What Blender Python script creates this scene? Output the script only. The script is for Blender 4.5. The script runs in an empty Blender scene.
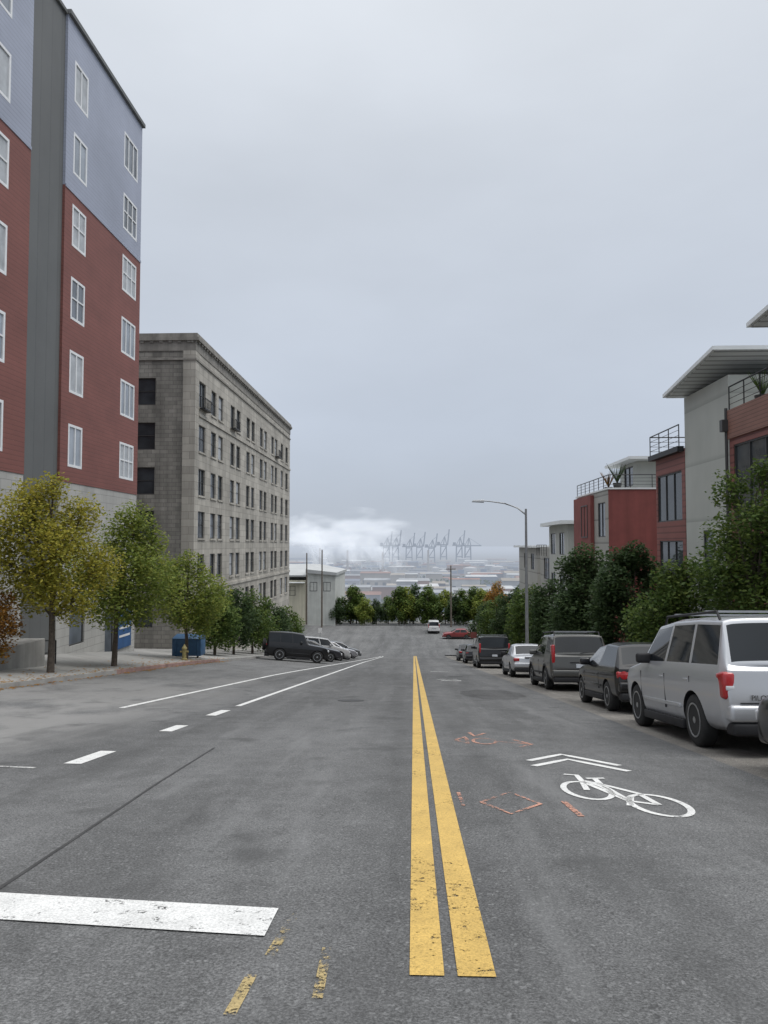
import bpy, math, random, bmesh
from mathutils import Vector, Matrix
random.seed(7)
CZ=1.42
scene=bpy.context.scene
COL=scene.collection
scene.view_settings.view_transform='Standard'
scene.view_settings.look='None'
scene.view_settings.exposure=0
rad=math.radians
# ---------------------------------------------------------------- ground function
def clamp(v,a,b): return max(a,min(b,v))
def base(y):
    if y<84: return -.134*y
    if y<104:
        t=y-84; return -.134*84-.134*t+.134*t*t/40
    b=-.134*84-.134*20+.134*10
    if y<131: return b
    if y<340:
        t=(y-131)/209; s=t*t*(3-2*t); return b+(-60-b)*s
    return -60.0
def g(x,y):
    c=0
    if x<-4:
        c=.07*min(16,(-4-x))*clamp(y/35,.35,1)*clamp((104-y)/20,0,1)
    return base(y)+c
# ---------------------------------------------------------------- materials
def nt(name):
    m=bpy.data.materials.new(name); m.use_nodes=True
    t=m.node_tree; b=t.nodes['Principled BSDF']; return m,t,b
def N(t,typ,**k):
    n=t.nodes.new(typ)
    for a,v in k.items(): setattr(n,a,v)
    return n
def ramp(t,fac,stops):
    r=t.nodes.new('ShaderNodeValToRGB')
    els=r.color_ramp.elements
    while len(els)<len(stops): els.new(.5)
    for e,(p,c) in zip(els,stops):
        e.position=p; e.color=(c[0],c[1],c[2],1) if not isinstance(c,(int,float)) else (c,c,c,1)
    t.links.new(fac,r.inputs[0]); return r
def mixc(t,a,b,f,mode='MIX'):
    m=t.nodes.new('ShaderNodeMix'); m.data_type='RGBA'; m.blend_type=mode
    for idx,v in ((6,a),(7,b)):
        if isinstance(v,tuple): m.inputs[idx].default_value=(v[0],v[1],v[2],1)
        else: t.links.new(v,m.inputs[idx])
    if isinstance(f,(int,float)): m.inputs[0].default_value=f
    else: t.links.new(f,m.inputs[0])
    return m.outputs[2]
def math_(t,op,a,b=None):
    m=t.nodes.new('ShaderNodeMath'); m.operation=op
    for i,v in enumerate((a,b)):
        if v is None: continue
        if isinstance(v,(int,float)): m.inputs[i].default_value=v
        else: t.links.new(v,m.inputs[i])
    return m.outputs[0]
def noise(t,co,scale,detail=4,rough=.6):
    n=N(t,'ShaderNodeTexNoise'); n.inputs['Scale'].default_value=scale
    n.inputs['Detail'].default_value=detail; n.inputs['Roughness'].default_value=rough
    t.links.new(co,n.inputs['Vector']); return n.outputs['Fac']
def pos(t): return N(t,'ShaderNodeNewGeometry').outputs['Position']
def sc(c,k): return tuple(clamp(v*k,0,1) for v in c)
def pmat(name,c,var=.15,scale=3,rough=.8,metal=0,bump=0,bscale=30,coat=0,spec=.5,streak=0):
    m,t,b=nt(name); p=pos(t)
    f=noise(t,p,scale)
    r=ramp(t,f,[(.3,sc(c,1-var)),(.7,sc(c,1+var))])
    out=r.outputs[0]
    if streak:
        mp=N(t,'ShaderNodeMapping'); mp.inputs['Scale'].default_value=(2.0,2.0,.12); t.links.new(p,mp.inputs[0])
        s=noise(t,mp.outputs[0],1.0,5)
        r2=ramp(t,s,[(.35,1-streak),(.62,1.0)])
        out=mixc(t,out,r2.outputs[0],1.0,'MULTIPLY')
    t.links.new(out,b.inputs['Base Color'])
    b.inputs['Roughness'].default_value=rough; b.inputs['Metallic'].default_value=metal
    b.inputs['Coat Weight'].default_value=coat; b.inputs['Specular IOR Level'].default_value=spec
    if bump:
        n=noise(t,p,bscale,3); bp=N(t,'ShaderNodeBump'); bp.inputs['Strength'].default_value=bump
        bp.inputs['Distance'].default_value=.02
        t.links.new(n,bp.inputs['Height']); t.links.new(bp.outputs[0],b.inputs['Normal'])
    return m
def siding(name,c,step=.19,var=.1,axis=2,dark=.45,lw=.10):
    m,t,b=nt(name); p=pos(t)
    s=N(t,'ShaderNodeSeparateXYZ'); t.links.new(p,s.inputs[0])
    fr=math_(t,'FRACT',math_(t,'DIVIDE',s.outputs[axis],step))
    line=ramp(t,fr,[(0,dark),(lw,dark+.05),(lw+.08,.97),(1,1.0)])
    mp=N(t,'ShaderNodeMapping'); mp.inputs['Scale'].default_value=(.5,.5,.5/step*.4); t.links.new(p,mp.inputs[0])
    f=noise(t,mp.outputs[0],1.2)
    col=ramp(t,f,[(.3,sc(c,1-var)),(.7,sc(c,1+var))])
    out=mixc(t,col.outputs[0],line.outputs[0],1.0,'MULTIPLY')
    big=ramp(t,noise(t,p,.18,4),[(.3,.88),(.7,1.08)])
    out=mixc(t,out,big.outputs[0],1.0,'MULTIPLY')
    t.links.new(out,b.inputs['Base Color']); b.inputs['Roughness'].default_value=.65
    bp=N(t,'ShaderNodeBump'); bp.inputs['Strength'].default_value=.4; bp.inputs['Distance'].default_value=.03
    t.links.new(fr,bp.inputs['Height']); t.links.new(bp.outputs[0],b.inputs['Normal'])
    return m
def blocks(name,c,mortar,w,h,var=.25,stain=.0,blot=.28):
    m,t,b=nt(name); p=pos(t)
    s=N(t,'ShaderNodeSeparateXYZ'); t.links.new(p,s.inputs[0])
    u=math_(t,'ADD',s.outputs[0],s.outputs[1])
    cb=N(t,'ShaderNodeCombineXYZ'); t.links.new(u,cb.inputs[0]); t.links.new(s.outputs[2],cb.inputs[1])
    br=N(t,'ShaderNodeTexBrick'); t.links.new(cb.outputs[0],br.inputs['Vector'])
    br.inputs['Scale'].default_value=1; br.inputs['Brick Width'].default_value=w; br.inputs['Row Height'].default_value=h
    br.inputs['Mortar Size'].default_value=.018; br.inputs['Mortar Smooth'].default_value=.3
    br.inputs['Color1'].default_value=(*sc(c,1-var*.5),1); br.inputs['Color2'].default_value=(*sc(c,1+var*.5),1)
    br.inputs['Mortar'].default_value=(*mortar,1)
    out=br.outputs['Color']
    n=noise(t,p,.35,6); r=ramp(t,n,[(.3,1-blot),(.65,1.05)])
    out=mixc(t,out,r.outputs[0],1.0,'MULTIPLY')
    mp=N(t,'ShaderNodeMapping'); mp.inputs['Scale'].default_value=(1.6,1.6,.1); t.links.new(p,mp.inputs[0])
    s2=noise(t,mp.outputs[0],1.0,6); r2=ramp(t,s2,[(.36,1-stain),(.6,1.0)])
    out=mixc(t,out,r2.outputs[0],1.0,'MULTIPLY')
    t.links.new(out,b.inputs['Base Color']); b.inputs['Roughness'].default_value=.9
    bp=N(t,'ShaderNodeBump'); bp.inputs['Strength'].default_value=.4; bp.inputs['Distance'].default_value=.02
    t.links.new(br.outputs['Fac'],bp.inputs['Height']); bp.invert=True; t.links.new(bp.outputs[0],b.inputs['Normal'])
    return m
HAZE=(.525,.58,.67)  # airlight colour that the far materials emit
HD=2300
def hmat(name,c,d,scale=.05,var=.2):  # aerial haze painted into the material: emission mixed in by given distance
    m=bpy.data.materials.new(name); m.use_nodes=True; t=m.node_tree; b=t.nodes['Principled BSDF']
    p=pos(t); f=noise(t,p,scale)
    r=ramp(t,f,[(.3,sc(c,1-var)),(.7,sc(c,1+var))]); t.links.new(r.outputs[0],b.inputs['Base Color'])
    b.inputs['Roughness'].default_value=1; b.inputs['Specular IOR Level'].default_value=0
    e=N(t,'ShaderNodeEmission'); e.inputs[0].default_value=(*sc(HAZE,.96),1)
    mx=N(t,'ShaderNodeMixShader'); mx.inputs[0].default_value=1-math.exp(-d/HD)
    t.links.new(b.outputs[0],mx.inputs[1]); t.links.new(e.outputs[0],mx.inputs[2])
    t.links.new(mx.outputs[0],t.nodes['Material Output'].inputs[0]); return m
def asphalt(name,c,gravel=0):
    m,t,b=nt(name); p=pos(t)
    big=noise(t,p,.16,5); r1=ramp(t,big,[(.3,sc(c,.82)),(.7,sc(c,1.16))])
    mp=N(t,'ShaderNodeMapping'); mp.inputs['Scale'].default_value=(.75,.045,.1); t.links.new(p,mp.inputs[0])
    st=noise(t,mp.outputs[0],1.0,4); r2=ramp(t,st,[(.35,.78),(.65,1.16)])
    out=mixc(t,r1.outputs[0],r2.outputs[0],1.0,'MULTIPLY')
    med=noise(t,p,2.2,6,.7); r3=ramp(t,med,[(.3,.80),(.7,1.14)])
    out=mixc(t,out,r3.outputs[0],1.0,'MULTIPLY')
    sp=noise(t,p,75,2,.8); r4=ramp(t,sp,[(.32,.52),(.5,.96),(.68,1.6)])
    out=mixc(t,out,r4.outputs[0],1.0,'MULTIPLY')
    vo=N(t,'ShaderNodeTexVoronoi'); vo.inputs['Scale'].default_value=62; t.links.new(p,vo.inputs['Vector'])
    r5=ramp(t,vo.outputs['Color'],[(.80,0.0),(.93,1.0)])
    out=mixc(t,out,sc(c,2.2),math_(t,'MULTIPLY',r5.outputs[0],.45))
    vo2=N(t,'ShaderNodeTexVoronoi'); vo2.inputs['Scale'].default_value=45; t.links.new(p,vo2.inputs['Vector'])
    r6=ramp(t,vo2.outputs['Color'],[(.06,1.0),(.16,0.0)])
    out=mixc(t,out,sc(c,.35),math_(t,'MULTIPLY',r6.outputs[0],.55))
    s=N(t,'ShaderNodeSeparateXYZ'); t.links.new(p,s.inputs[0])
    dx=N(t,'ShaderNodeMapRange'); dx.inputs[1].default_value=-4.4; dx.inputs[2].default_value=-6.2; t.links.new(s.outputs[0],dx.inputs[0])
    mp2=N(t,'ShaderNodeMapping'); mp2.inputs['Scale'].default_value=(.5,.35,1); mp2.inputs['Rotation'].default_value=(0,0,.5); t.links.new(p,mp2.inputs[0])
    dn=noise(t,mp2.outputs[0],1.0,7,.65); dr=ramp(t,dn,[(.38,0.0),(.54,1.0)])
    dy=N(t,'ShaderNodeMapRange'); dy.inputs[1].default_value=30; dy.inputs[2].default_value=16; t.links.new(s.outputs[1],dy.inputs[0])
    dm=math_(t,'MULTIPLY',math_(t,'MULTIPLY',dx.outputs[0],dr.outputs[0]),math_(t,'ADD',math_(t,'MULTIPLY',dy.outputs[0],.65),.12))
    out=mixc(t,out,mixc(t,(.30,.295,.285),(.22,.217,.21),med),dm)
    sc1=N(t,'ShaderNodeMapping'); sc1.inputs['Scale'].default_value=(1.6,.16,1); sc1.inputs['Rotation'].default_value=(0,0,-.35); t.links.new(p,sc1.inputs[0])
    sn=ramp(t,noise(t,sc1.outputs[0],1.3,5,.6),[(.56,0.0),(.72,1.0)])
    out=mixc(t,out,sc(c,1.7),math_(t,'MULTIPLY',sn.outputs[0],.4))
    # dark tyre stains and patches
    tk=N(t,'ShaderNodeMapping'); tk.inputs['Scale'].default_value=(1.1,.22,1); tk.inputs['Location'].default_value=(3.3,1.7,0); t.links.new(p,tk.inputs[0])
    tn=ramp(t,noise(t,tk.outputs[0],1.0,6,.62),[(.56,0.0),(.70,1.0)])
    out=mixc(t,out,sc(c,.55),math_(t,'MULTIPLY',tn.outputs[0],.5))
    on=noise(t,p,1.3,3,.5); orr=ramp(t,on,[(.60,0.0),(.74,1.0)])
    out=mixc(t,out,sc(c,.5),math_(t,'MULTIPLY',orr.outputs[0],.6))
    t.links.new(out,b.inputs['Base Color']); b.inputs['Roughness'].default_value=.88
    b.inputs['Specular IOR Level'].default_value=.25
    bp=N(t,'ShaderNodeBump'); bp.inputs['Strength'].default_value=.5; bp.inputs['Distance'].default_value=.008
    t.links.new(sp,bp.inputs['Height']); t.links.new(bp.outputs[0],b.inputs['Normal'])
    return m
def paint(name,c,wear=.42):
    m,t,b=nt(name); p=pos(t)
    n=noise(t,p,14,6,.75); n2=noise(t,p,1.2,3); n3=noise(t,p,60,2,.8)
    s=math_(t,'ADD',math_(t,'ADD',math_(t,'MULTIPLY',n,.5),math_(t,'MULTIPLY',n2,.25)),math_(t,'MULTIPLY',n3,.25))
    a=ramp(t,s,[(wear-.02,0.0),(wear+.03,1.0)])
    col=ramp(t,noise(t,p,70,2,.8),[(.3,sc(c,.62)),(.6,c)])
    d=ramp(t,noise(t,p,2.5,5,.7),[(.3,.78),(.65,1.0)])
    t.links.new(mixc(t,col.outputs[0],d.outputs[0],1.0,'MULTIPLY'),b.inputs['Base Color']); b.inputs['Roughness'].default_value=.7
    t.links.new(a.outputs[0],b.inputs['Alpha']); return m
def leafmat(name,cols):
    m,t,b=nt(name); ge=N(t,'ShaderNodeNewGeometry')
    n=noise(t,ge.outputs['Position'],1.3,3)
    f=math_(t,'ADD',math_(t,'MULTIPLY',ge.outputs['Random Per Island'],.38),math_(t,'MULTIPLY',n,.62))
    k=len(cols); r=ramp(t,f,[(.2+.6*i/(k-1),c) for i,c in enumerate(cols)])
    t.links.new(r.outputs[0],b.inputs['Base Color']); b.inputs['Roughness'].default_value=.6
    b.inputs['Specular IOR Level'].default_value=.25
    tr=N(t,'ShaderNodeBsdfTranslucent'); t.links.new(r.outputs[0],tr.inputs[0])
    mx=N(t,'ShaderNodeMixShader'); mx.inputs[0].default_value=.42
    t.links.new(b.outputs[0],mx.inputs[1]); t.links.new(tr.outputs[0],mx.inputs[2])
    t.links.new(mx.outputs[0],t.nodes['Material Output'].inputs[0]); return m
def glassmat(name,c=(.02,.024,.028),rough=.04,spec=.6,var=2.2):
    m,t,b=nt(name); p=pos(t)
    r=ramp(t,noise(t,p,.6,2),[(.35,c),(.7,sc(c,var))]); t.links.new(r.outputs[0],b.inputs['Base Color'])
    b.inputs['Roughness'].default_value=rough; b.inputs['Specular IOR Level'].default_value=spec; return m
def carpaint(name,c,metal=.0):
    m,t,b=nt(name); p=pos(t)
    s=N(t,'ShaderNodeSeparateXYZ'); tc=N(t,'ShaderNodeTexCoord'); t.links.new(tc.outputs['Object'],s.inputs[0])
    dirt=N(t,'ShaderNodeMapRange'); dirt.inputs[1].default_value=.7; dirt.inputs[2].default_value=.2; dirt.inputs[3].default_value=0; dirt.inputs[4].default_value=.35 if max(c)>.2 else .12
    t.links.new(s.outputs[2],dirt.inputs[0])
    dn=ramp(t,noise(t,p,6,5),[(.3,.3),(.7,1.0)])
    out=mixc(t,c,(.12,.11,.10),math_(t,'MULTIPLY',dirt.outputs[0],dn.outputs[0]))
    t.links.new(out,b.inputs['Base Color']); b.inputs['Metallic'].default_value=metal
    b.inputs['Roughness'].default_value=.33; b.inputs['Coat Weight'].default_value=.6; b.inputs['Coat Roughness'].default_value=.06
    b.inputs['Specular IOR Level'].default_value=.3
    return m

M={}
M['asphalt']=asphalt('asphalt',(.128,.129,.129))
M['asphalt_lane']=asphalt('worn_gravelly_asphalt',(.18,.17,.155),1)
M['white']=paint('white_road_paint',(.80,.80,.78),.41)
M['whiteworn']=paint('worn_white_road_paint',(.66,.66,.64),.47)
M['yellow']=paint('yellow_road_paint',(.66,.44,.12),.41)
M['yellowworn']=paint('worn_yellow_road_paint',(.48,.37,.17),.515)
M['orange']=paint('orange_spray_paint',(.62,.32,.23),.485)
M['tar']=pmat('tar_seam',(.04,.04,.04),.3,3,.7)
M['tarpatch']=asphalt('dark_asphalt_patch',(.09,.09,.09))
M['kerb']=pmat('kerb_concrete',(.32,.315,.30),.2,1.5,.9,bump=.3)
M['redkerb']=pmat('faded_red_painted_kerb',(.31,.20,.175),.3,2,.8)
M['walk']=blocks('pavement_concrete',(.31,.305,.29),(.17,.17,.16),1.6,50,.15)
M['conc']=pmat('poured_concrete',(.33,.325,.31),.15,1.2,.9,bump=.3,streak=.3)
M['earth']=pmat('earth_and_grass',(.07,.08,.04),.35,.8,.95,bump=.5)
M['red']=siding('red_lap_siding',(.225,.084,.069),.2,dark=.70,lw=.14)
M['lav']=siding('lavender_lap_siding',(.37,.40,.49),.2,.04,dark=.78,lw=.14)
M['dgrey']=siding('dark_grey_panel',(.125,.13,.13),.9,.06,1,dark=.75,lw=.02)
M['podium']=blocks('pale_block_base',(.43,.425,.405),(.33,.325,.31),.8,.4,.06,.15,.12)
M['stone']=blocks('weathered_stone_blocks',(.46,.435,.385),(.29,.27,.24),1.25,.55,.26,.24,.2)
M['stonedark']=pmat('sooty_stone_cornice',(.28,.265,.24),.2,1.2,.9,streak=.35,bump=.3)
M['stonefront']=blocks('dark_stone_blocks',(.28,.268,.24),(.17,.16,.15),.62,.3,.3,.33)  # end wall: darker tone and smaller blocks than the street wall
M['wframe']=pmat('white_window_frame',(.74,.75,.76),.05,2,.5)
M['dframe']=pmat('dark_window_frame',(.05,.05,.05),.1,2,.5)
M['glass']=glassmat('window_glass',(.08,.09,.105))
M['darkglass']=glassmat('dark_window_glass',(.03,.035,.04),.05,.4)
M['paleglass']=glassmat('pale_window_glass',(.22,.245,.28),.1,.6,1.6)
M['blind']=pmat('window_blind',(.40,.42,.44),.2,1.5,.35)
M['iron']=pmat('black_iron',(.025,.025,.027),.1,3,.5,.3)
M['steel']=pmat('galvanised_steel',(.30,.31,.32),.12,5,.45,.6)
M['metalroof']=pmat('pale_metal_fascia',(.72,.74,.74),.05,1,.5)
M['soffit']=siding('slatted_soffit_panel',(.66,.68,.68),.45,.05,1,dark=.45,lw=.22)
M['greygreen']=siding('grey_green_stucco',(.45,.465,.43),2.4,.06,lw=.005,dark=.7)
M['redpanel']=siding('red_corrugated_panel',(.25,.095,.082),.28,.1,lw=.2,dark=.6)
M['redbrown']=siding('reddish_wood_panel',(.27,.14,.11),.14,.15)
M['redflat']=pmat('flat_red_stucco',(.23,.066,.058),.14,.8,.8,streak=.2)
M['beige']=siding('beige_grey_panel',(.38,.37,.34),1.5,.08,lw=.02)
M['offwhite']=pmat('off_white_stucco',(.52,.53,.50),.08,.8,.85,streak=.15)
M['bark']=pmat('bark',(.105,.085,.068),.3,12,.95,bump=.6,bscale=40)
M['rubber']=pmat('tyre_rubber',(.018,.018,.018),.2,9,.85)
M['rim']=pmat('alloy_rim',(.42,.43,.44),.1,8,.35,.8)
M['blackplastic']=pmat('black_plastic',(.022,.022,.024),.15,6,.6,spec=.3)
M['carglass']=glassmat('car_glass',(.008,.010,.012),.03,.4)
M['taillight']=pmat('red_tail_light',(.36,.015,.018),.15,15,.2,coat=.5)
M['headlight']=pmat('clear_lamp_lens',(.55,.56,.58),.1,15,.15,coat=1)
M['chrome']=pmat('chrome',(.6,.6,.62),.05,5,.15,1)
M['plate']=pmat('licence_plate',(.55,.58,.62),.1,9,.5)
M['leaf_yel']=leafmat('yellow_green_leaves',[(.16,.18,.035),(.28,.285,.05),(.42,.36,.06),(.30,.31,.05)])
M['leaf_yg']=leafmat('light_green_leaves',[(.11,.165,.038),(.21,.265,.055),(.35,.35,.075)])
M['leaf_g']=leafmat('green_leaves',[(.05,.096,.025),(.10,.155,.038),(.19,.235,.055)])
M['leaf_dg']=leafmat('dark_green_leaves',[(.034,.064,.027),(.062,.102,.040),(.10,.145,.055)])
M['leaf_or']=leafmat('orange_autumn_leaves',[(.22,.10,.03),(.36,.18,.04),(.26,.18,.04)])
M['bluebin']=pmat('blue_bin_paint',(.035,.10,.20),.2,4,.5)
M['bluesign']=pmat('blue_banner',(.035,.10,.24),.2,1,.5)
M['whitesign']=pmat('white_lettering',(.7,.7,.7),.05,1,.5)
M['yelhyd']=pmat('faded_yellow_hydrant_paint',(.26,.22,.09),.2,9,.6)
M['cream']=pmat('cream_stucco',(.56,.53,.42),.08,.3,.9,streak=.2)
M['greyroof']=pmat('grey_flat_roof',(.40,.41,.41),.1,.3,.9)
M['wood']=pmat('utility_pole_wood',(.12,.10,.08),.2,3,.9)

# ---------------------------------------------------------------- mesh builder
class MB:
    def __init__(s): s.v=[]; s.f=[]; s.m=[]
    def quad(s,pts,mi=0):
        i=len(s.v); s.v+= [tuple(p) for p in pts]; s.f.append(tuple(range(i,i+len(pts)))); s.m.append(mi)
    def box(s,a,b,mi=0):
        x0,y0,z0=a; x1,y1,z1=b
        s.hexa([(x0,y0,z0),(x1,y0,z0),(x1,y1,z0),(x0,y1,z0),(x0,y0,z1),(x1,y0,z1),(x1,y1,z1),(x0,y1,z1)],mi)
    def hexa(s,p,mi=0):
        i=len(s.v); s.v+=[tuple(q) for q in p]
        for f in ((0,3,2,1),(4,5,6,7),(0,1,5,4),(1,2,6,5),(2,3,7,6),(3,0,4,7)):
            s.f.append(tuple(i+k for k in f)); s.m.append(mi)
    def tube(s,pts,rads,n=8,mi=0,cap=True):
        pts=[Vector(p) for p in pts]; base_i=len(s.v)
        for k,p in enumerate(pts):
            d=(pts[min(k+1,len(pts)-1)]-pts[max(k-1,0)]).normalized()
            a=Vector((1,0,0)) if abs(d.x)<.9 else Vector((0,1,0))
            u=d.cross(a).normalized(); w=d.cross(u)
            r=rads[k] if isinstance(rads,(list,tuple)) else rads
            for j in range(n):
                t=2*math.pi*j/n; s.v.append(tuple(p+u*math.cos(t)*r+w*math.sin(t)*r))
        for k in range(len(pts)-1):
            for j in range(n):
                a=base_i+k*n+j; b=base_i+k*n+(j+1)%n
                s.f.append((a,b,b+n,a+n)); s.m.append(mi)
        if cap:
            s.f.append(tuple(base_i+j for j in reversed(range(n)))); s.m.append(mi)
            e=base_i+(len(pts)-1)*n; s.f.append(tuple(e+j for j in range(n))); s.m.append(mi)
    def lathe(s,prof,n=28,mi=0,axis='x',c=(0,0,0)):
        i=len(s.v)
        for (r,h) in prof:
            for j in range(n):
                t=2*math.pi*j/n
                if axis=='x': s.v.append((c[0]+h,c[1]+r*math.cos(t),c[2]+r*math.sin(t)))
                else: s.v.append((c[0]+r*math.cos(t),c[1]+r*math.sin(t),c[2]+h))
        for k in range(len(prof)-1):
            for j in range(n):
                a=i+k*n+j; b=i+k*n+(j+1)%n
                s.f.append((a,b,b+n,a+n)); s.m.append(mi)
        s.f.append(tuple(i+j for j in range(n))); s.m.append(mi)
        e=i+(len(prof)-1)*n; s.f.append(tuple(e+j for j in range(n))); s.m.append(mi)
    def mesh(s,name,mats,smooth=None,fix=True):
        me=bpy.data.meshes.new(name); me.from_pydata(s.v,[],s.f)
        for mm in mats: me.materials.append(M[mm] if isinstance(mm,str) else mm)
        me.polygons.foreach_set('material_index',s.m)
        me.update()
        if fix:
            bm=bmesh.new(); bm.from_mesh(me); bmesh.ops.recalc_face_normals(bm,faces=bm.faces); bm.to_mesh(me); bm.free()
        if smooth is not None:
            me.shade_smooth(); me.set_sharp_from_angle(angle=rad(smooth))
        return me
def meta(o,label=None,category=None,group=None,kind=None):
    if label:o['label']=label
    if category:o['category']=category
    if group:o['group']=group
    if kind:o['kind']=kind
    return o
def ob(name,me,parent=None,loc=None,rz=None,**k):
    o=bpy.data.objects.new(name,me); COL.objects.link(o)
    if parent: o.parent=parent
    if loc is not None:o.location=loc
    if rz is not None:o.rotation_euler=(0,0,rz)
    return meta(o,**k)
def empty(name,loc=(0,0,0),parent=None,**k):
    o=ob(name,None,parent,loc,**k); o.empty_display_size=.5; return o
def bevelled(me,w,seg=2,angle=30):
    bm=bmesh.new(); bm.from_mesh(me)
    ed=[e for e in bm.edges if len(e.link_faces)==2 and e.calc_face_angle(0)>rad(angle)]
    bmesh.ops.bevel(bm,geom=ed,offset=w,segments=seg,profile=.5,affect='EDGES',clamp_overlap=True)
    bm.to_mesh(me); bm.free(); me.shade_smooth(); me.set_sharp_from_angle(angle=rad(40)); return me
def bbox(name,a,b,mats,w=.02,seg=2):
    m=MB(); m.box(a,b); return bevelled(m.mesh(name,mats),w,seg)

# ---------------------------------------------------------------- terrain & roads
def sheet(name,xs,ys,off,mat,kind='structure',fn=g):
    m=MB(); n=len(xs)
    for y in ys:
        for x in xs: m.v.append((x,y,fn(x,y)+off))
    for j in range(len(ys)-1):
        for i in range(n-1):
            a=j*n+i; m.f.append((a,a+1,a+n+1,a+n)); m.m.append(0)
    me=m.mesh(name,[mat],fix=False); me.shade_smooth(); return ob(name,me,kind=kind)
def fr(a,b,s):
    r=[];v=a
    while v<b-1e-6: r.append(v); v+=s
    r.append(b); return r
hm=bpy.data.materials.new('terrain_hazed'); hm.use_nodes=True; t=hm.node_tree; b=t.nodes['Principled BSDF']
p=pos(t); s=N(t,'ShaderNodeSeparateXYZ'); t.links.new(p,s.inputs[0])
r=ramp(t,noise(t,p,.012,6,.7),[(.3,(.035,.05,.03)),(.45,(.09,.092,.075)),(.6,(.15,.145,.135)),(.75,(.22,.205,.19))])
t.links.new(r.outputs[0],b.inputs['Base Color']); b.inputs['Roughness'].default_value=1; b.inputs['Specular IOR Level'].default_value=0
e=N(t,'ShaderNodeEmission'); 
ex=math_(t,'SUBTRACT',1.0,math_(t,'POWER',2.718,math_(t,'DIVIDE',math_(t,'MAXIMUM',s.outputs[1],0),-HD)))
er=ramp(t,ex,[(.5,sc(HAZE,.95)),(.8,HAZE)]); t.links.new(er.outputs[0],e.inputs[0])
mx=N(t,'ShaderNodeMixShader'); t.links.new(ex,mx.inputs[0]); t.links.new(b.outputs[0],mx.inputs[1]); t.links.new(e.outputs[0],mx.inputs[2])  # haze painted into the ground as emission that grows with distance
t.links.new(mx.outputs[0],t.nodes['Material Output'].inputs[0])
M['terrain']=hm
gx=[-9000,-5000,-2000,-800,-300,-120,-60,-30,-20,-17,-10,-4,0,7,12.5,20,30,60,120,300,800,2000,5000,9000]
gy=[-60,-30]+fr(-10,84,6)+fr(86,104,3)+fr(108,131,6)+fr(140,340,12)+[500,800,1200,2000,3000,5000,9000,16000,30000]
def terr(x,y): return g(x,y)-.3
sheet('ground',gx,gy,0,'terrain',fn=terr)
sheet('road',[-10.5,-7,-4,0,3.8],fr(-14,92,2),0,'asphalt')
sheet('parking_lane',[3.8,6.3],fr(-14,90,2),0,'asphalt_lane')
sheet('cross_street',[-90,-50,-30,-20,-10.5,-4,0,3.8,6.3,20,50,90],fr(92,129,1),0,'asphalt')
sheet('left_pavement',[-17,-13,-10.65],fr(-14,92,2),.13,'walk')
sheet('right_pavement',[6.45,9,13],fr(-14,90,2),.13,'walk')
sheet('right_yard',[13,22,40],fr(-14,92,2),.10,'earth')
sheet('left_yard',[-60,-30,-17],fr(-14,92,2),.10,'conc')
def kerb(name,x0,x1,y0,y1,h,mat):
    m=MB(); ys=fr(y0,y1,2)
    for a,b_ in zip(ys[:-1],ys[1:]):
        P=[]
        for y in (a,b_):
            P.append((y,[(x0,g(x0,y)-.1),(x1,g(x1,y)-.1),(x1,g(x1,y)+h),(x0,g(x0,y)+h)]))
        (ya,A),(yb,B)=P
        for i in range(4):
            j=(i+1)%4
            m.quad([(A[i][0],ya,A[i][1]),(A[j][0],ya,A[j][1]),(B[j][0],yb,B[j][1]),(B[i][0],yb,B[i][1])])
    return ob(name,m.mesh(name,[mat]),kind='structure')
kerb('kerb',-10.65,-10.5,-14,26,.14,'kerb'); kerb('kerb',-10.65,-10.5,26,40,.14,'redkerb'); kerb('kerb',-10.65,-10.5,40,91,.14,'kerb')
kerb('kerb',6.3,6.45,-14,90,.14,'kerb')
kerb('far_kerb',-90,90,129,129.2,.14,'kerb')
# ------------------------------------------------------ markings
def ribbon(m,pts,w,off=.006,step=.6,flat=False):
    P=[Vector((a,b)) for a,b in pts]
    Q=[P[0]]
    for a,b_ in zip(P[:-1],P[1:]):
        L=(b_-a).length; n=max(1,int(L/step))
        for i in range(1,n+1): Q.append(a.lerp(b_,i/n))
    prev=None
    for i,q in enumerate(Q):
        d=(Q[min(i+1,len(Q)-1)]-Q[max(i-1,0)]).normalized(); nn=Vector((-d.y,d.x))*w/2
        if flat: nn=Vector((0,w/2))
        l=q+nn; r_=q-nn
        cur=((l.x,l.y,g(l.x,l.y)+off),(r_.x,r_.y,g(r_.x,r_.y)+off))
        if prev: m.quad([prev[0],prev[1],cur[1],cur[0]])
        prev=cur
def marking(name,strokes,mat,w,off=.006,step=.6,flat=False):
    m=MB()
    for s_ in strokes: ribbon(m,s_,w,off,step,flat)
    return ob(name,m.mesh(name,[mat],fix=False),kind='structure')
marking('yellow_line',[[(.055,3.28),(.055,89)]],'yellow',.15,step=2)
marking('yellow_line',[[(.27,3.28),(.27,89)]],'yellow',.165,step=2)
marking('white_lane_line',[[(-4.03,17),(-4.03,60),(-3.6,88)]],'white',.13,step=1)
marking('white_lane_line',[[(-6.15,15.5),(-5.9,31),(-5.15,52),(-3.9,88)]],'white',.13,step=1)
marking('white_dash_line',[[(-4.03,8.7),(-4.03,9.75)],[(-4.03,12.0),(-4.03,12.9)],[(-4.03,14.7),(-4.03,15.9)]],'white',.21,step=.5)
marking('white_dash_line',[[(-5.3,8.4),(-4.3,8.35)]],'whiteworn',.07,step=.5)
marking('stop_line',[[(-4.6,4.14),(-2.4,4.03),(-.73,3.86)]],'white',.38,.008,step=.4,flat=True)
marking('worn_yellow_mark',[[(-.63,3.98),(-.66,3.45)],[(-.70,3.25),(-.71,2.9)]],'yellowworn',.05)
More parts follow.
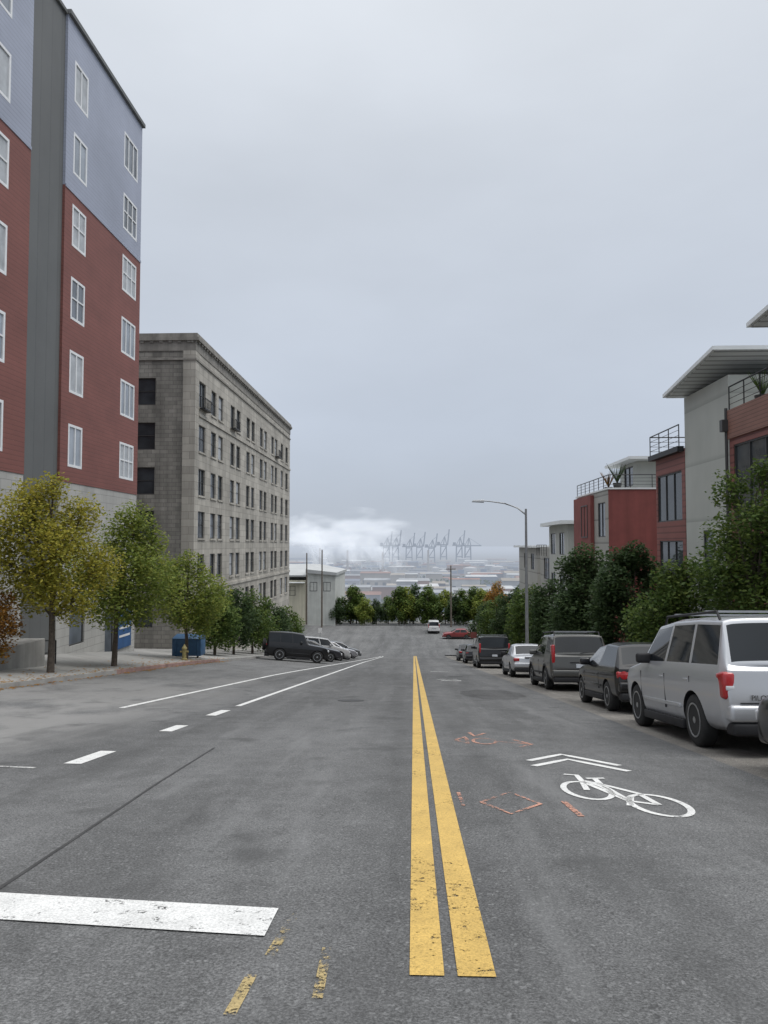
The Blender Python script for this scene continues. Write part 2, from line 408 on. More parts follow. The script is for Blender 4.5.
marking('worn_yellow_mark',[[(-.41,3.55),(-.39,3.05)]],'yellowworn',.045)
marking('tar_seam',[[(-2.36,3.3),(-2.42,4.5),(-2.49,5.6),(-2.62,7.6),(-2.74,10.2)]],'tar',.028,.004,step=.5)
def ell(cx,cy,rx,ry,n=28,a0=0,a1=6.2832): return [(cx+rx*math.cos(a0+(a1-a0)*i/n),cy+ry*math.sin(a0+(a1-a0)*i/n)) for i in range(n+1)]
bike=[ell(2.20,6.85,.235,.46),ell(1.71,7.5,.215,.45),
 [(2.20,6.85),(1.98,7.0),(1.92,7.85),(2.17,7.35),(2.20,6.85)],[(1.98,7.0),(1.77,7.95)],[(1.71,7.5),(1.77,8.0),(1.79,8.35),(1.66,8.4)],
 [(1.92,7.75),(1.94,8.15)],[(1.85,8.15),(2.05,8.18)],[(1.79,8.0),(1.92,7.85)],[(1.93,6.8),(2.05,7.2)]]
marking('bicycle_symbol',bike,'white',.062,step=.15)
marking('chevron_symbol',[[(1.42,8.95),(1.93,9.5),(2.45,8.65)],[(1.42,9.35),(1.93,9.92),(2.45,9.05)]],'white',.10,step=.2)
marking('utility_diamond_mark',[[(.61,6.87),(.93,7.35),(1.14,6.82),(.82,6.41),(.61,6.87)]],'orange',.04,step=.2)
marking('utility_arrow_mark',[[(.62,11.3),(.80,11.7),(.80,10.9),(.62,11.3)],ell(1.05,11.2,.17,.33,14),[(1.2,11.2),(1.7,10.9)],[(1.5,11.4),(1.7,10.9),(1.5,10.6)],[(.9,12.3),(.95,11.8),(1.15,12.2)]],'orange',.055,step=.2)
marking('utility_stroke_mark',[[(1.37,6.95),(1.40,6.35)]],'orange',.055)
marking('utility_stroke_mark',[[(.43,7.3),(.44,6.7)]],'orange',.035)
marking('white_dash_line',[[(1.1,30),(1.9,30)],[(.9,40),(1.9,40)],[(1.0,31),(1.8,31.3)]],'whiteworn',.4,step=.3)
def blob(name,cx,cy,rx,ry,mat,off,seed):
    rr=random.Random(seed); m=MB(); pts=[]
    for i in range(24):
        a=i*math.pi/12; k=1+rr.uniform(-.12,.12); x=cx+rx*k*math.cos(a); y=cy+ry*k*math.sin(a); pts.append((x,y,g(x,y)+off))
    for i in range(24):
        m.quad([(cx,cy,g(cx,cy)+off),pts[i],pts[(i+1)%24]])
    return ob(name,m.mesh(name,[mat],fix=False),kind='structure')
blob('asphalt_patch',2.3,22,.9,2.2,'tarpatch',.003,3)
for (x,y) in ((-1.6,19),(1.9,34)):
    m=MB(); m.lathe([(.34,0),(.34,.006),(.30,.009),(.001,.009)],24,0,'z'); o=ob('manhole_cover',m.mesh('manhole_cover',['tar'],30),None,(x,y,g(x,y)+.001),kind='structure'); o.rotation_euler=(math.atan(-.134),0,0)

# ---------------------------------------------------------------- buildings
def facade(m,P,U,Nn,W,H,holes,depth=.18,mi=0,mi_r=None):
    P=Vector(P);U=Vector(U);Nn=Vector(Nn);Z=Vector((0,0,1))
    us=sorted({0,W}|{round(h[0],4) for h in holes}|{round(h[1],4) for h in holes})
    vs=sorted({0,H}|{round(h[2],4) for h in holes}|{round(h[3],4) for h in holes})
    for i in range(len(us)-1):
        for j in range(len(vs)-1):
            cu=(us[i]+us[i+1])/2; cv=(vs[j]+vs[j+1])/2
            if any(h[0]<cu<h[1] and h[2]<cv<h[3] for h in holes): continue
            m.quad([P+U*us[i]+Z*vs[j],P+U*us[i+1]+Z*vs[j],P+U*us[i+1]+Z*vs[j+1],P+U*us[i]+Z*vs[j+1]],mi)
    for (a,b_,c,d) in holes:
        q=[P+U*a+Z*c,P+U*b_+Z*c,P+U*b_+Z*d,P+U*a+Z*d]; iq=[x-Nn*depth for x in q]
        for k in range(4):
            m.quad([q[k],q[(k+1)%4],iq[(k+1)%4],iq[k]],mi if mi_r is None else mi_r)
        m.quad(iq,mi)
WCACHE={}
def window_meshes(w,h,cols,rows,frame,glass,fw=.07):
    key=(round(w,2),round(h,2),cols,rows,frame,glass,fw)
    if key in WCACHE: return WCACHE[key]
    f=MB()
    f.box((-w/2,-.03,0),(-w/2+fw,.05,h)); f.box((w/2-fw,-.03,0),(w/2,.05,h))
    f.box((-w/2+fw,-.03,0),(w/2-fw,.05,fw)); f.box((-w/2+fw,-.03,h-fw),(w/2-fw,.05,h))
    for i in range(1,cols):
        x=-w/2+w*i/cols; f.box((x-fw*.35,-.025,fw),(x+fw*.35,.045,h-fw))
    for j in range(1,rows):
        z=h*(j/rows if rows!=2 else .52); f.box((-w/2+fw,-.022,z-fw*.3),(w/2-fw,.042,z+fw*.3))
    gl=MB(); gl.quad([(-w/2+.02,.02,.02),(w/2-.02,.02,.02),(w/2-.02,.02,h-.02),(-w/2+.02,.02,h-.02)],0)
    r=(gl.mesh('window_glass',[glass],fix=False),f.mesh('window_frame',[frame]))
    WCACHE[key]=r; return r
def window(parent,loc,rz,w,h,cols=1,rows=2,frame='wframe',glass='glass',fw=.07,name='window'):
    gm,fm=window_meshes(w,h,cols,rows,frame,glass,fw)
    o=ob(name,gm,parent,loc,rz); ob('frame',fm,o); return o
R=random.Random(3)
rb=empty('apartment_building',(-16,36,g(-16,36)),label='tall red and lavender apartment block with white windows',category='building')
def child(o,root):
    o.parent=root; o.matrix_parent_inverse=Matrix.Translation(-root.location); return o
XF=-16; YB=42.15; YG1=32.75; YG0=29.7; YS=14.0
zc=lambda h:h+CZ
ZTOP=zc(24.7); ZL=zc(16.6); ZP=zc(2.9); ZB=g(-16,20)-8
row_c=[zc(4.64+3.47*k) for k in range(6)]
def upper(y0,y1,wins):
    for (za,zb,mat,nm) in ((ZP,ZL,'red','red_wall'),(ZL,ZTOP,'lav','lavender_wall')):
        m=MB(); hs=[]
        for (a,b_) in wins:
            for c in row_c:
                if za<c<zb: hs.append((a-y0,b_-y0,c-1.0-za,c+1.0-za))
        facade(m,(XF,y0,za),(0,1,0),(1,0,0),y1-y0,zb-za,hs,.12)
        if y1==YB: m.quad([(XF,YB,za),(XF-16,YB,za),(XF-16,YB,zb),(XF,YB,zb)])
        if y1==YG0: m.quad([(XF,YG0,za),(XF-.7,YG0,za),(XF-.7,YG0,zb),(XF,YG0,zb)])
        if y0==YG1: m.quad([(XF,YG1,za),(XF-.7,YG1,za),(XF-.7,YG1,zb),(XF,YG1,zb)])
        if y0==YS: m.quad([(XF,YS,za),(XF-16,YS,za),(XF-16,YS,zb),(XF,YS,zb)])
        child(ob(nm,m.mesh(nm,[mat],fix=False)),rb)
WN=[(33.5,34.95,2),(39.5,41.5,3),(26.2,28.05,2),(19.5,21,2)]
upper(YG1,YB,[w[:2] for w in WN[:2]])
upper(YS,YG0,[w[:2] for w in WN[2:]])
for (a,b_,cols) in WN:
    for c in row_c:
        child(window(rb,(XF-.02,(a+b_)/2,c-1.0),rad(90),b_-a,2.0,cols,1 if R.random()<.5 else 2,glass=R.choice(['glass','paleglass','paleglass','blind']),fw=.12),rb)
m=MB(); m.box((XF-15,YG0+.002,ZB),(XF-.12,YG1-.002,ZTOP-.05)); child(ob('grey_stair_bay',m.mesh('grey_stair_bay',['dgrey'])),rb)
m=MB()
for (y0,y1) in ((YG1,YB),(YS,YG0)):
    m.box((XF-.02,y0+.01,ZL-.07),(XF+.04,y1-.01,ZL+.07))
    m.box((XF-.3,y0-.05,ZTOP-.01),(XF+.16,y1+.08,ZTOP+.2),1)
m.box((XF-.3,YG0+.06,ZTOP-.049),(XF-.0,YG1-.06,ZTOP+.12),1)
m.box((XF-16,YS,ZTOP),(XF-.31,YB,ZTOP+.15),1)
child(ob('trim',m.mesh('trim',['lav','dgrey'])),rb)
for y in (35.7,36.3,38.1,38.7,40.5): child(ob('roof_vent',bbox('roof_vent',(XF-.2,y,ZTOP+.2),(XF-.05,y+.18,ZTOP+.52),['dframe'],.01,1)),rb)
m=MB()
zpb=g(-16,43)-1
facade(m,(XF-.03,YG1,zpb),(0,1,0),(1,0,0),YB-YG1,ZP-zpb,[(1.3,2.9,2.6,4.4),(5.3,6.5,1.6,4.0)],.3)
m.quad([(XF-.03,YG1,zpb),(XF-.8,YG1,zpb),(XF-.8,YG1,ZP),(XF-.03,YG1,ZP)])
m.quad([(XF-.03,YB,zpb),(XF-16,YB,zpb),(XF-16,YB,ZP),(XF-.03,YB,ZP)])
m.box((XF-15,YS,zpb+2),(XF-.03,YG0,ZP))
child(ob('block_base',m.mesh('block_base',['podium'],fix=False)),rb)
child(window(rb,(XF-.13,YG1+2.1,zpb+2.6),rad(90),1.6,1.8,1,1,'dframe'),rb)
child(window(rb,(XF-.13,YG1+5.9,zpb+1.6),rad(90),1.2,2.4,1,1,'dframe',name='shop_window'),rb)
yb=YG1+6.8
child(ob('blue_sign',bbox('blue_sign',(XF,yb,zpb+1.7),(XF+.05,yb+1.9,zpb+3.9),['bluesign'],.005,1)),rb)
for i in range(3): child(ob('sign_stripe',bbox('sign_stripe',(XF+.052,yb+.2,zpb+2.3+.45*i),(XF+.06,yb+1.7,zpb+2.42+.45*i),['whitesign'],.003,1)),rb)
# ---- stone block
sb=empty('stone_building',(-16,74,g(-16,74)),label='old grey stone seven-storey block with dark windows and heavy cornice',category='building')
Y0=53.3;Y1=95.0;ZR=zc(15.6);Z0=g(-16,Y1)-2.0
rows=[zc(v) for v in (11.3,8.0,4.7,1.5,-1.7,-5.0)]
cols=[55.2,58.4,60.6,64.6,66.8,70.8,73.0,77.0,79.2,83.2,85.4,89.2,92.6]
m=MB(); hs=[];WH=2.0
wwf=lambda ci:1.8 if ci in (0,12) else 1.5
for ci,c in enumerate(cols):
    ww=wwf(ci)
    for r_ in rows: hs.append((c-ww/2-Y0,c+ww/2-Y0,r_-WH/2-Z0,r_+WH/2-Z0))
facade(m,(-16,Y0,Z0),(0,1,0),(1,0,0),Y1-Y0,ZR-1.3-Z0,hs,.25)
m.quad([(-16,Y1,Z0),(-36,Y1,Z0),(-36,Y1,ZR),(-16,Y1,ZR)])
child(ob('street_wall',m.mesh('street_wall',['stone'],fix=False)),sb)
m=MB(); fh=[]
fcx=[-19.7,-23.2,-26.7]
for c in fcx:
    for r_ in rows: fh.append((c-.75+36,c+.75+36,r_-WH/2-Z0,r_+WH/2-Z0))
facade(m,(-36,Y0,Z0),(1,0,0),(0,-1,0),20-.9,ZR-1.3-Z0,fh,.28)
child(ob('end_wall',m.mesh('end_wall',['stonefront'],fix=False)),sb)
m=MB(); m.box((-16.9,Y0-.06,Z0),(-15.97,Y0+.9,ZR-1.3)); child(ob('corner_pier',m.mesh('corner_pier',['stone'])),sb)
for ci,c in enumerate(cols):
    for r_ in rows: child(window(sb,(-16.15,c,r_-WH/2),rad(90),wwf(ci),WH,2 if wwf(ci)>1.6 else 1,2,'dframe',R.choice(['darkglass','darkglass','glass','blind'])),sb)
for c in fcx:
    for r_ in rows: child(window(sb,(c,Y0+.15,r_-WH/2),0,1.5,WH,1,2,'dframe','darkglass'),sb)
m=MB()
m.box((-36,Y0-.05,ZR-1.3),(-15.95,Y1,ZR-.55)); m.box((-36,Y0-.18,ZR-.55),(-15.74,Y1+.15,ZR-.3))
m.box((-36,Y0-.1,ZR-.3),(-15.86,Y1+.1,ZR)); m.box((-36,Y0-.12,ZR-2.0),(-15.9,Y1,ZR-1.85)); 
for y in fr(Y0+.3,Y1-.4,.7): m.box((-15.95,y,ZR-.70),(-15.8,y+.25,ZR-.552))
for x in fr(-35.5,-16.4,.7): m.box((x,Y0-.13,ZR-.70),(x+.25,Y0-.052,ZR-.552))
child(ob('cornice',m.mesh('cornice',['stonedark'])),sb)
m=MB()
for zz in (zc(-3.35),zc(9.7),): m.box((-16,Y0+.9,zz-.12),(-15.9,Y1,zz+.12))
for ci,c in enumerate(cols):
    for r_ in rows: m.box((-16,c-wwf(ci)/2-.1,r_-WH/2-.14),(-15.92,c+wwf(ci)/2+.1,r_-WH/2-.003))
child(ob('sill_course',m.mesh('sill_course',['stone'])),sb)
def balcony(y,z):
    m=MB(); m.box((-15.9,y-.95,z-.10),(-15.5,y+.95,z))
    for k in range(12): m.box((-15.54,y-.93+k*.165,z),(-15.52,y-.91+k*.165,z+.7))
    for k in range(3):
        for yy in (y-.94,y+.92): m.box((-15.85+k*.12,yy,z),(-15.83+k*.12,yy+.02,z+.7))
    m.box((-15.55,y-.95,z+.7),(-15.5,y+.95,z+.75))
    child(ob('balcony',m.mesh('balcony',['iron'])),sb)
for y in (55.2,64.6,85.4): balcony(y,rows[0]-WH/2-.05)
m=MB(); m.box((-35.9,Y0+.9,Z0),(-16.5,Y1-.1,ZR-.1)); child(ob('core',m.mesh('core',['stonedark'])),sb)
# ---- retaining wall and railing
gz=g(-14,25)
ob('retaining_wall',bbox('retaining_wall',(-15.95,20,gz-1),(-13.1,26.0,gz+.95),['conc'],.03),label='low grey concrete retaining wall beside the pavement',category='wall')
m=MB()
for y in (26.3,27.4): m.tube([(-13.4,y,g(-13.4,y)+.13),(-13.4,y,g(-13.4,y)+1.0)],.025,6)
for h in (1.0,.55): m.tube([(-13.4,26.3,g(-13.4,26.3)+h),(-13.4,27.4,g(-13.4,27.4)+h)],.022,6)
ob('handrail',m.mesh('handrail',['iron'],40),label='black metal handrail beside the pavement',category='railing')
# ---- townhouses
def railing(m,p0,p1,h=1.0,mi=0):
    p0=Vector(p0);p1=Vector(p1);L=(p1-p0).length; Z=Vector((0,0,1))
    m.tube([p0+Z*h,p1+Z*h],.03,5,mi)
    for q in (.25,.5,.75): m.tube([p0+Z*h*q,p1+Z*h*q],.012,4,mi)
    k=max(1,int(L/1.2))
    for i in range(k+1):
        p=p0.lerp(p1,i/k); m.tube([p,p+Z*h],.025,5,mi)
def rroof(root,y0,y1,z0,z1,x0=11.8,x1=18.5):
    xa=x0-.62
    m=MB()
    m.hexa([(xa,y0,z0+.09),(x1,y0,z0+.09),(x1,y1,z1+.09),(xa,y1,z1+.09),(xa,y0,z0+.24),(x1,y0,z0+.24),(x1,y1,z1+.24),(xa,y1,z1+.24)])
    child(ob('roof',m.mesh('roof',['metalroof'])),root)
    m=MB(); m.hexa([(xa+.12,y0+.12,z0+.05),(x1,y0+.12,z0+.05),(x1,y1-.12,z1+.05),(xa+.12,y1-.12,z1+.05),(xa+.12,y0+.12,z0+.087),(x1,y0+.12,z0+.087),(x1,y1-.12,z1+.087),(xa+.12,y1-.12,z1+.087)])
    child(ob('soffit',m.mesh('soffit',['soffit'])),root)
ta=empty('townhouse',(12,28,g(12,28)),label='grey and red modern townhouse with overhanging white roofs',category='building')
gb=lambda y:g(12,y)-.6
def wallface(root,nm,x,y0,y1,z0,z1,wins,mat,fm='dframe',depthx=10,gl='glass',topm='greyroof'):
    m=MB(); facade(m,(x,y1,z0),(0,-1,0),(-1,0,0),y1-y0,z1-z0,[(y1-b_,y1-a,c-z0,d-z0) for a,b_,c,d in wins],.15)
    m.quad([(x,y0,z0),(x+depthx,y0,z0),(x+depthx,y0,z1),(x,y0,z1)])
    m.quad([(x,y1,z0),(x+depthx,y1,z0),(x+depthx,y1,z1),(x,y1,z1)])
    m.quad([(x,y0,z1),(x+depthx,y0,z1),(x+depthx,y1,z1),(x,y1,z1)],1)
    child(ob(nm,m.mesh(nm,[mat,topm],fix=False)),root)
    for a,b_,c,d in wins:
        child(window(root,(x+.06,(a+b_)/2,c),rad(-90),b_-a,d-c,max(1,round((b_-a)/1.1)),1 if d-c<2.6 else 2,fm,gl,.06),root)
wallface(ta,'window_wall',12,12,28.45,gb(28),zc(4.0),[(12.6,15.4,zc(1.5),zc(3.75)),(16,19,zc(1.5),zc(3.75)),(20.0,23.6,zc(1.5),zc(3.75)),(24.4,28.1,zc(1.0),zc(3.75)),(24.4,28.0,zc(-2),zc(.4)),(20.0,23.6,zc(-2),zc(.4))],'redpanel',gl='darkglass')
m=MB(); m.box((11.92,12,zc(4.0)+.003),(12.1,28.45,zc(5.1))); m.box((12.1,12,zc(4.0)+.003),(18,12.2,zc(5.1)))
child(ob('parapet',m.mesh('parapet',['redbrown'])),ta)
m=MB(); railing(m,(12.0,12,zc(5.1)),(12.0,28.4,zc(5.1)),.9); child(ob('balcony_railing',m.mesh('balcony_railing',['iron'])),ta)
wallface(ta,'tower_wall',13.2,18.5,23.5,zc(4.05),zc(6.9),[(20.5,22.5,zc(5),zc(6.7))],'greygreen')
rroof(ta,17.5,25.0,zc(7.9),zc(7.2),11.8)
wallface(ta,'tower_wall',12.02,28.5,33.1,gb(33),zc(6.5),[(30.2,31.2,zc(-1),zc(.6))],'greygreen')
rroof(ta,27.8,33.4,zc(7.2),zc(6.5))
m=MB(); m.tube([(11.9,28.48,zc(-3)),(11.9,28.48,zc(5.2))],.06,8); m.box((11.7,28.35,zc(4.3)),(12.1,28.6,zc(4.75)))
child(ob('downpipe',m.mesh('downpipe',['dframe'])),ta)
wallface(ta,'panel_wall',12,33.12,37,gb(37),zc(4.3),[(33.5,36.8,zc(1.1),zc(3.35)),(33.5,36.6,zc(-2.2),zc(.2))],'redpanel',gl='darkglass')
m=MB(); railing(m,(11.8,33.2,zc(4.4)),(11.8,37.2,zc(4.4)),.95); railing(m,(11.8,37.2,zc(4.4)),(14,37.2,zc(4.4)),.95)
m.box((11.7,33.15,zc(4.15)),(11.99,37.25,zc(4.39)))
child(ob('balcony_railing',m.mesh('balcony_railing',['iron'])),ta)
wallface(ta,'upper_wall',13.4,33.2,36.0,zc(4.32),zc(5.9),[],'greygreen')
tb=empty('townhouse',(12,50,g(12,50)),label='red and beige modern townhouse with roof terrace and railing',category='building')
HT=3.4
m=MB(); m.quad([(12.0,46,gb(46)),(24,46,gb(46)),(24,46,zc(HT+.02)),(12.0,46,zc(HT+.02))]); child(ob('red_end_wall',m.mesh('red_end_wall',['redflat'],fix=False)),tb)
wallface(tb,'street_wall',12.0,46.01,54.8,gb(54),zc(HT),[(46.8,48.6,zc(.5),zc(2.7)),(46.8,48.6,zc(-3.2),zc(-1))],'beige',depthx=12)
m=MB(); m.box((11.94,45.94,zc(HT+.03)),(12.15,54.9,zc(HT+.13))); m.box((12.15,45.94,zc(HT+.03)),(24,46.15,zc(HT+.13))); child(ob('coping',m.mesh('coping',['metalroof'])),tb)
m=MB(); railing(m,(12.05,46.05,zc(HT+.13)),(12.05,54.8,zc(HT+.13)),.8); railing(m,(12.05,46.05,zc(HT+.13)),(20,46.05,zc(HT+.13)),.8)
child(ob('terrace_railing',m.mesh('terrace_railing',['iron'])),tb)
wallface(tb,'penthouse_wall',14.4,48.2,52,zc(HT+.1),zc(5.4),[(49,51,zc(3.9),zc(5.2))],'greygreen')
m=MB(); m.box((13.6,47.0,zc(5.42)),(20,53,zc(5.6))); child(ob('penthouse_roof',m.mesh('penthouse_roof',['metalroof'])),tb)
m=MB(); m.box((11.75,49.6,zc(-5)),(11.99,54.7,zc(HT-.1))); child(ob('bay',m.mesh('bay',['redflat'])),tb)
child(window(tb,(11.735,51.3,zc(.5)),rad(-90),1.8,2.2,2,1,'dframe'),tb)
tcx=empty('townhouse',(12,65,g(12,65)),label='off-white low townhouse with flat overhanging roof',category='building')
wallface(tcx,'street_wall',12.0,58,66,gb(66),zc(1.6),[(59.5,61.5,zc(-.8),zc(1)),(63.2,65.2,zc(-.8),zc(1)),(59.5,61.5,zc(-4.2),zc(-2.4)),(63.2,65.2,zc(-4.2),zc(-2.4))],'offwhite')
m=MB(); m.box((11.3,57.4,zc(1.62)),(22,66.5,zc(1.9))); child(ob('roof',m.mesh('roof',['metalroof'])),tcx)
m=MB(); railing(m,(11.9,66.9,zc(-1)),(11.9,72,zc(-1)),1.0); child(ob('balcony_railing',m.mesh('balcony_railing',['iron'])),tcx)
wallface(tcx,'lower_wall',12.4,66.02,73,gb(73),zc(-.2),[(68,71,zc(-3.2),zc(-1.2))],'beige')
td=empty('townhouse',(12,83,g(12,83)),label='beige small house with flat roof behind street trees',category='building')
wallface(td,'street_wall',12.6,76,89,gb(89),zc(-.3),[(78,80,zc(-2.6),zc(-.9)),(83,85,zc(-2.6),zc(-.9))],'beige')
m=MB(); m.box((12.0,75.6,zc(-.28)),(22,89.4,zc(-.05))); child(ob('roof',m.mesh('roof',['metalroof'])),td)
cb=empty('low_building',(-20,140,-14),label='low cream and white stucco building beyond the cross street',category='building')
m=MB(); m.box((-40,131.5,-24),(-19.2,150,zc(-6.3))); child(ob('wall',m.mesh('wall',['cream'])),cb)
m=MB(); m.box((-19.1,131.5,-24),(-13.9,150,zc(-5.0))); child(ob('white_wall',m.mesh('white_wall',['offwhite'])),cb)
m=MB(); m.hexa([(-40,131,zc(-5.6)),(-19.15,131,zc(-5.6)),(-19.15,150.4,zc(-4.2)),(-40,150.4,zc(-4.2)),(-40,131,zc(-5.35)),(-19.15,131,zc(-5.35)),(-19.15,150.4,zc(-3.9)),(-40,150.4,zc(-3.9))])
m.hexa([(-19.14,131,zc(-4.98)),(-13.6,131,zc(-5.4)),(-13.6,150.4,zc(-5.4)),(-19.14,150.4,zc(-4.4)),(-19.14,131,zc(-4.3)),(-13.6,131,zc(-4.9)),(-13.6,150.4,zc(-4.9)),(-19.14,150.4,zc(-3.9))])
child(ob('roof',m.mesh('roof',['greyroof'])),cb)
for x in (-37,-34,-31,-28,-25,-22): child(window(cb,(x,131.49,zc(-9.0)),0,1.9,1.7,2,2,'dframe'),cb)
child(window(cb,(-17.8,131.49,zc(-8.2)),0,1.3,1.6,2,1,'dframe'),cb); child(window(cb,(-15.4,131.49,zc(-8.2)),0,1.3,1.6,2,1,'dframe'),cb)
child(ob('awning',bbox('awning',(-40,130.2,zc(-6.75)),(-19.3,131.48,zc(-6.6)),['metalroof'],.02,1)),cb)

# ---------------------------------------------------------------- trees
def crown(seed,lobes,n,leaf,mat,name='crown'):
    rr=random.Random(seed); m=MB(); V=m.v;F=m.f
    wts=[l[3]**2.2 for l in lobes]
    holes=[]
    for l in lobes:
        for k in range(2):
            a=rr.uniform(0,6.28);b_=rr.uniform(-.6,1)
            d=Vector((math.cos(a),math.sin(a),b_)).normalized()
            holes.append((Vector(l[:3])+d*l[3]*.85,l[3]*rr.uniform(.22,.36)))
    cnt=0
    while cnt<n:
        l=rr.choices(lobes,wts)[0]
        d=Vector((rr.gauss(0,1),rr.gauss(0,1),rr.gauss(0,1))).normalized()
        r_=l[3]*(rr.random()**.45)*rr.uniform(.85,1.14)
        p=Vector((l[0]+d.x*r_,l[1]+d.y*r_,l[2]+d.z*r_))
        if any((p-h).length<hr for h,hr in holes) and rr.random()<.8: continue
        cnt+=1
        u=Vector((rr.gauss(0,1),rr.gauss(0,1),rr.gauss(0,.5))).normalized()
        w=u.cross(Vector((rr.gauss(0,.6),rr.gauss(0,.6),1))).normalized()
        s_=leaf*rr.uniform(.6,1.3); i=len(V)
        V.append(tuple(p-u*s_*.5)); V.append(tuple(p+w*s_*.32)); V.append(tuple(p+u*s_*.5)); V.append(tuple(p-w*s_*.32)); F.append((i,i+1,i+2,i+3)); m.m.append(0)
    return m.mesh(name,[mat],fix=False)
def trunk(seed,h,lobes,r=.09,lean=0):
    rr=random.Random(seed); m=MB(); top=h*.82
    pts=[(lean*(k/5)**1.5*.6+rr.uniform(-.03,.03)*k,rr.uniform(-.03,.03)*k,top*k/5) for k in range(6)]
    m.tube(pts,[r*1.25,r,r*.85,r*.65,r*.4,r*.15],8)
    for l in lobes:
        f=rr.uniform(.32,.6); k=f*5; i=int(k); a=Vector(pts[i]).lerp(Vector(pts[i+1]),k-i); b_=Vector(l[:3])
        mid=a.lerp(b_,.5)+Vector((0,0,-.08*h*.3))
        m.tube([a,mid,b_],[r*.5,r*.33,r*.1],6)
        for q in range(3):
            d=Vector((rr.gauss(0,1),rr.gauss(0,1),rr.gauss(.3,1))).normalized()*l[3]*.8
            m.tube([mid.lerp(b_,.5),b_+d*.4,b_+d],[r*.2,r*.12,r*.04],5)
    return m.mesh('trunk',['bark'],50)
def mk_lobes(seed,h,w,c0,n=9,lean=0,full=.55):
    rr=random.Random(seed); L=[]
    for i in range(n):
        t_=i/(n-1); z=h*(c0+(1-c0)*(.14+.74*t_))
        env=math.sin(math.pi*(.22+.68*t_))
        rr_=w/2*env*.6; a=i*2.4+rr.uniform(-.4,.4)
        L.append((math.cos(a)*rr_*rr.uniform(.6,1.15)+lean*t_,math.sin(a)*rr_*rr.uniform(.6,1.15),z,w*.5*rr.uniform(.40,.62)*max(full,env)))
    return L
TM={}
def tree(x,y,h,w,mat,label,seed=1,c0=.3,leaf=.12,n=6000,lean=0,zoff=.13,group='street trees',rz=0,variant=None,name='tree',full=.55,s=1):
    key=variant or (seed,h,w,mat)
    if key not in TM:
        lo=mk_lobes(seed,h,w,c0,n=11,lean=lean,full=full); TM[key]=(trunk(seed,h,lo,r=.03+.011*h,lean=lean),crown(seed,lo,n,leaf,mat))
    root=empty(name,(x,y,g(x,y)+zoff),label=label,category='tree',group=group); root.rotation_euler=(0,0,rz); root.scale=(s,s,s)
    ob('trunk',TM[key][0],root); ob('crown',TM[key][1],root); return root
ly='young street tree with yellow-green autumn leaves on the pavement'
tree(-11.6,23.4,6.4,4.5,'leaf_yel',ly,11,.24,.12,20000,full=.65)
tree(-11.5,28.2,6.1,4.9,'leaf_yg','young street tree with light green leaves leaning over the kerb',12,.22,.13,18000,lean=.8,full=.65)
tree(-11.6,37.6,5.3,4.3,'leaf_yg',ly,13,.22,.15,12000,full=.65)
tree(-13.0,22.4,2.9,2.1,'leaf_or','small tree with orange autumn leaves by the retaining wall',14,.1,.1,4500)
for i,(x,y,h,w,mt) in enumerate([(-12.4,46,4.5,3.8,'leaf_g'),(-12.3,50.5,4.5,4,'leaf_dg'),(-12.2,56,4.8,4.2,'leaf_g'),(-12.2,62,4.4,4.2,'leaf_dg'),(-12,69,4.2,4,'leaf_g')]):
    tree(x,y,h,w,mt,'small green street tree in front of the stone building',20+i,.08,.2,6000)
tree(9.4,20.8,6.8,4.1,'leaf_g','full green street tree with upright crown by the townhouse',31,.08,.13,19000,full=.5)
tree(10.1,17.0,5.0,3.3,'leaf_g','green street tree beside the parked silver car',37,.08,.12,13000)
tree(9.2,25.4,4.3,3.6,'leaf_g','green street tree behind the parked cars',32,.06,.15,11000,full=.65)
tree(9.0,31.0,5.6,4.3,'leaf_dg','dark green street tree behind the parked cars',33,.08,.18,19000,full=.7)
tree(9.0,40.5,6.6,4.9,'leaf_dg','dark green street tree behind the parked cars',35,.08,.2,16000,full=.7)
for i,(x,y,h,w,mt) in enumerate([(9,49,5.6,4.4,'leaf_dg'),(9,58,6.0,4.4,'leaf_g'),(8.8,67,6.3,4.5,'leaf_dg'),(8.6,77,6.5,4.6,'leaf_g'),(8.6,87,6.4,4.7,'leaf_dg'),(11,94,6.5,5,'leaf_g')]):
    tree(x,y,h,w,mt,'green street tree further down the slope',40+i,.07,.22,7000,full=.65)
for i in range(19):
    x=-13.5+i*1.75+R.uniform(-.6,.6)
    tree(x,131.6+R.uniform(-.5,1.5)+(i%3)*1.6,6.2,4.6,['leaf_dg','leaf_g','leaf_g','leaf_yg'][i%4],'green tree lining the far side of the cross street',60+i%4,0.0,.34,4500,zoff=-.3,variant='far%d'%(i%4),rz=R.uniform(0,6),group='trees across the cross street',full=.7,s=R.uniform(.68,1.25))
for i in range(6):
    tree(19+i*4,128+R.uniform(1.5,6),7,5,'leaf_g','green tree lining the far side of the cross street',0,.04,.3,3000,variant='far%d'%(i%4),rz=i,group='trees across the cross street',s=1.1)
tree(14.5,129.5,8,5,'leaf_or','reddish autumn tree beyond the cross street',71,.15,.3,2500)
def rplant(x,y,z,h,mat,lab,s):
    rr=random.Random(s)
    root=empty('potted_plant',(x,y,z),label=lab,category='plant')
    m=MB(); m.lathe([(.2,0),(.28,.4),(.24,.4),(.22,.36)],16,0,'z'); ob('pot',m.mesh('pot',['dframe']),root)
    m=MB()
    for k in range(60):
        a=rr.uniform(0,6.28); d=Vector((math.cos(a)*.5,math.sin(a)*.5,1)).normalized()*h*rr.uniform(.6,1)
        m.tube([(0,0,.36),d*.6+Vector((0,0,.36)),d+Vector((0,0,.3))],[.014,.012,.004],4)
    ob('stems',m.mesh('stems',[mat]),root)
rplant(12.8,46.9,zc(HT+.1),1.5,'leaf_dg','spiky green potted plant on the roof terrace',1)
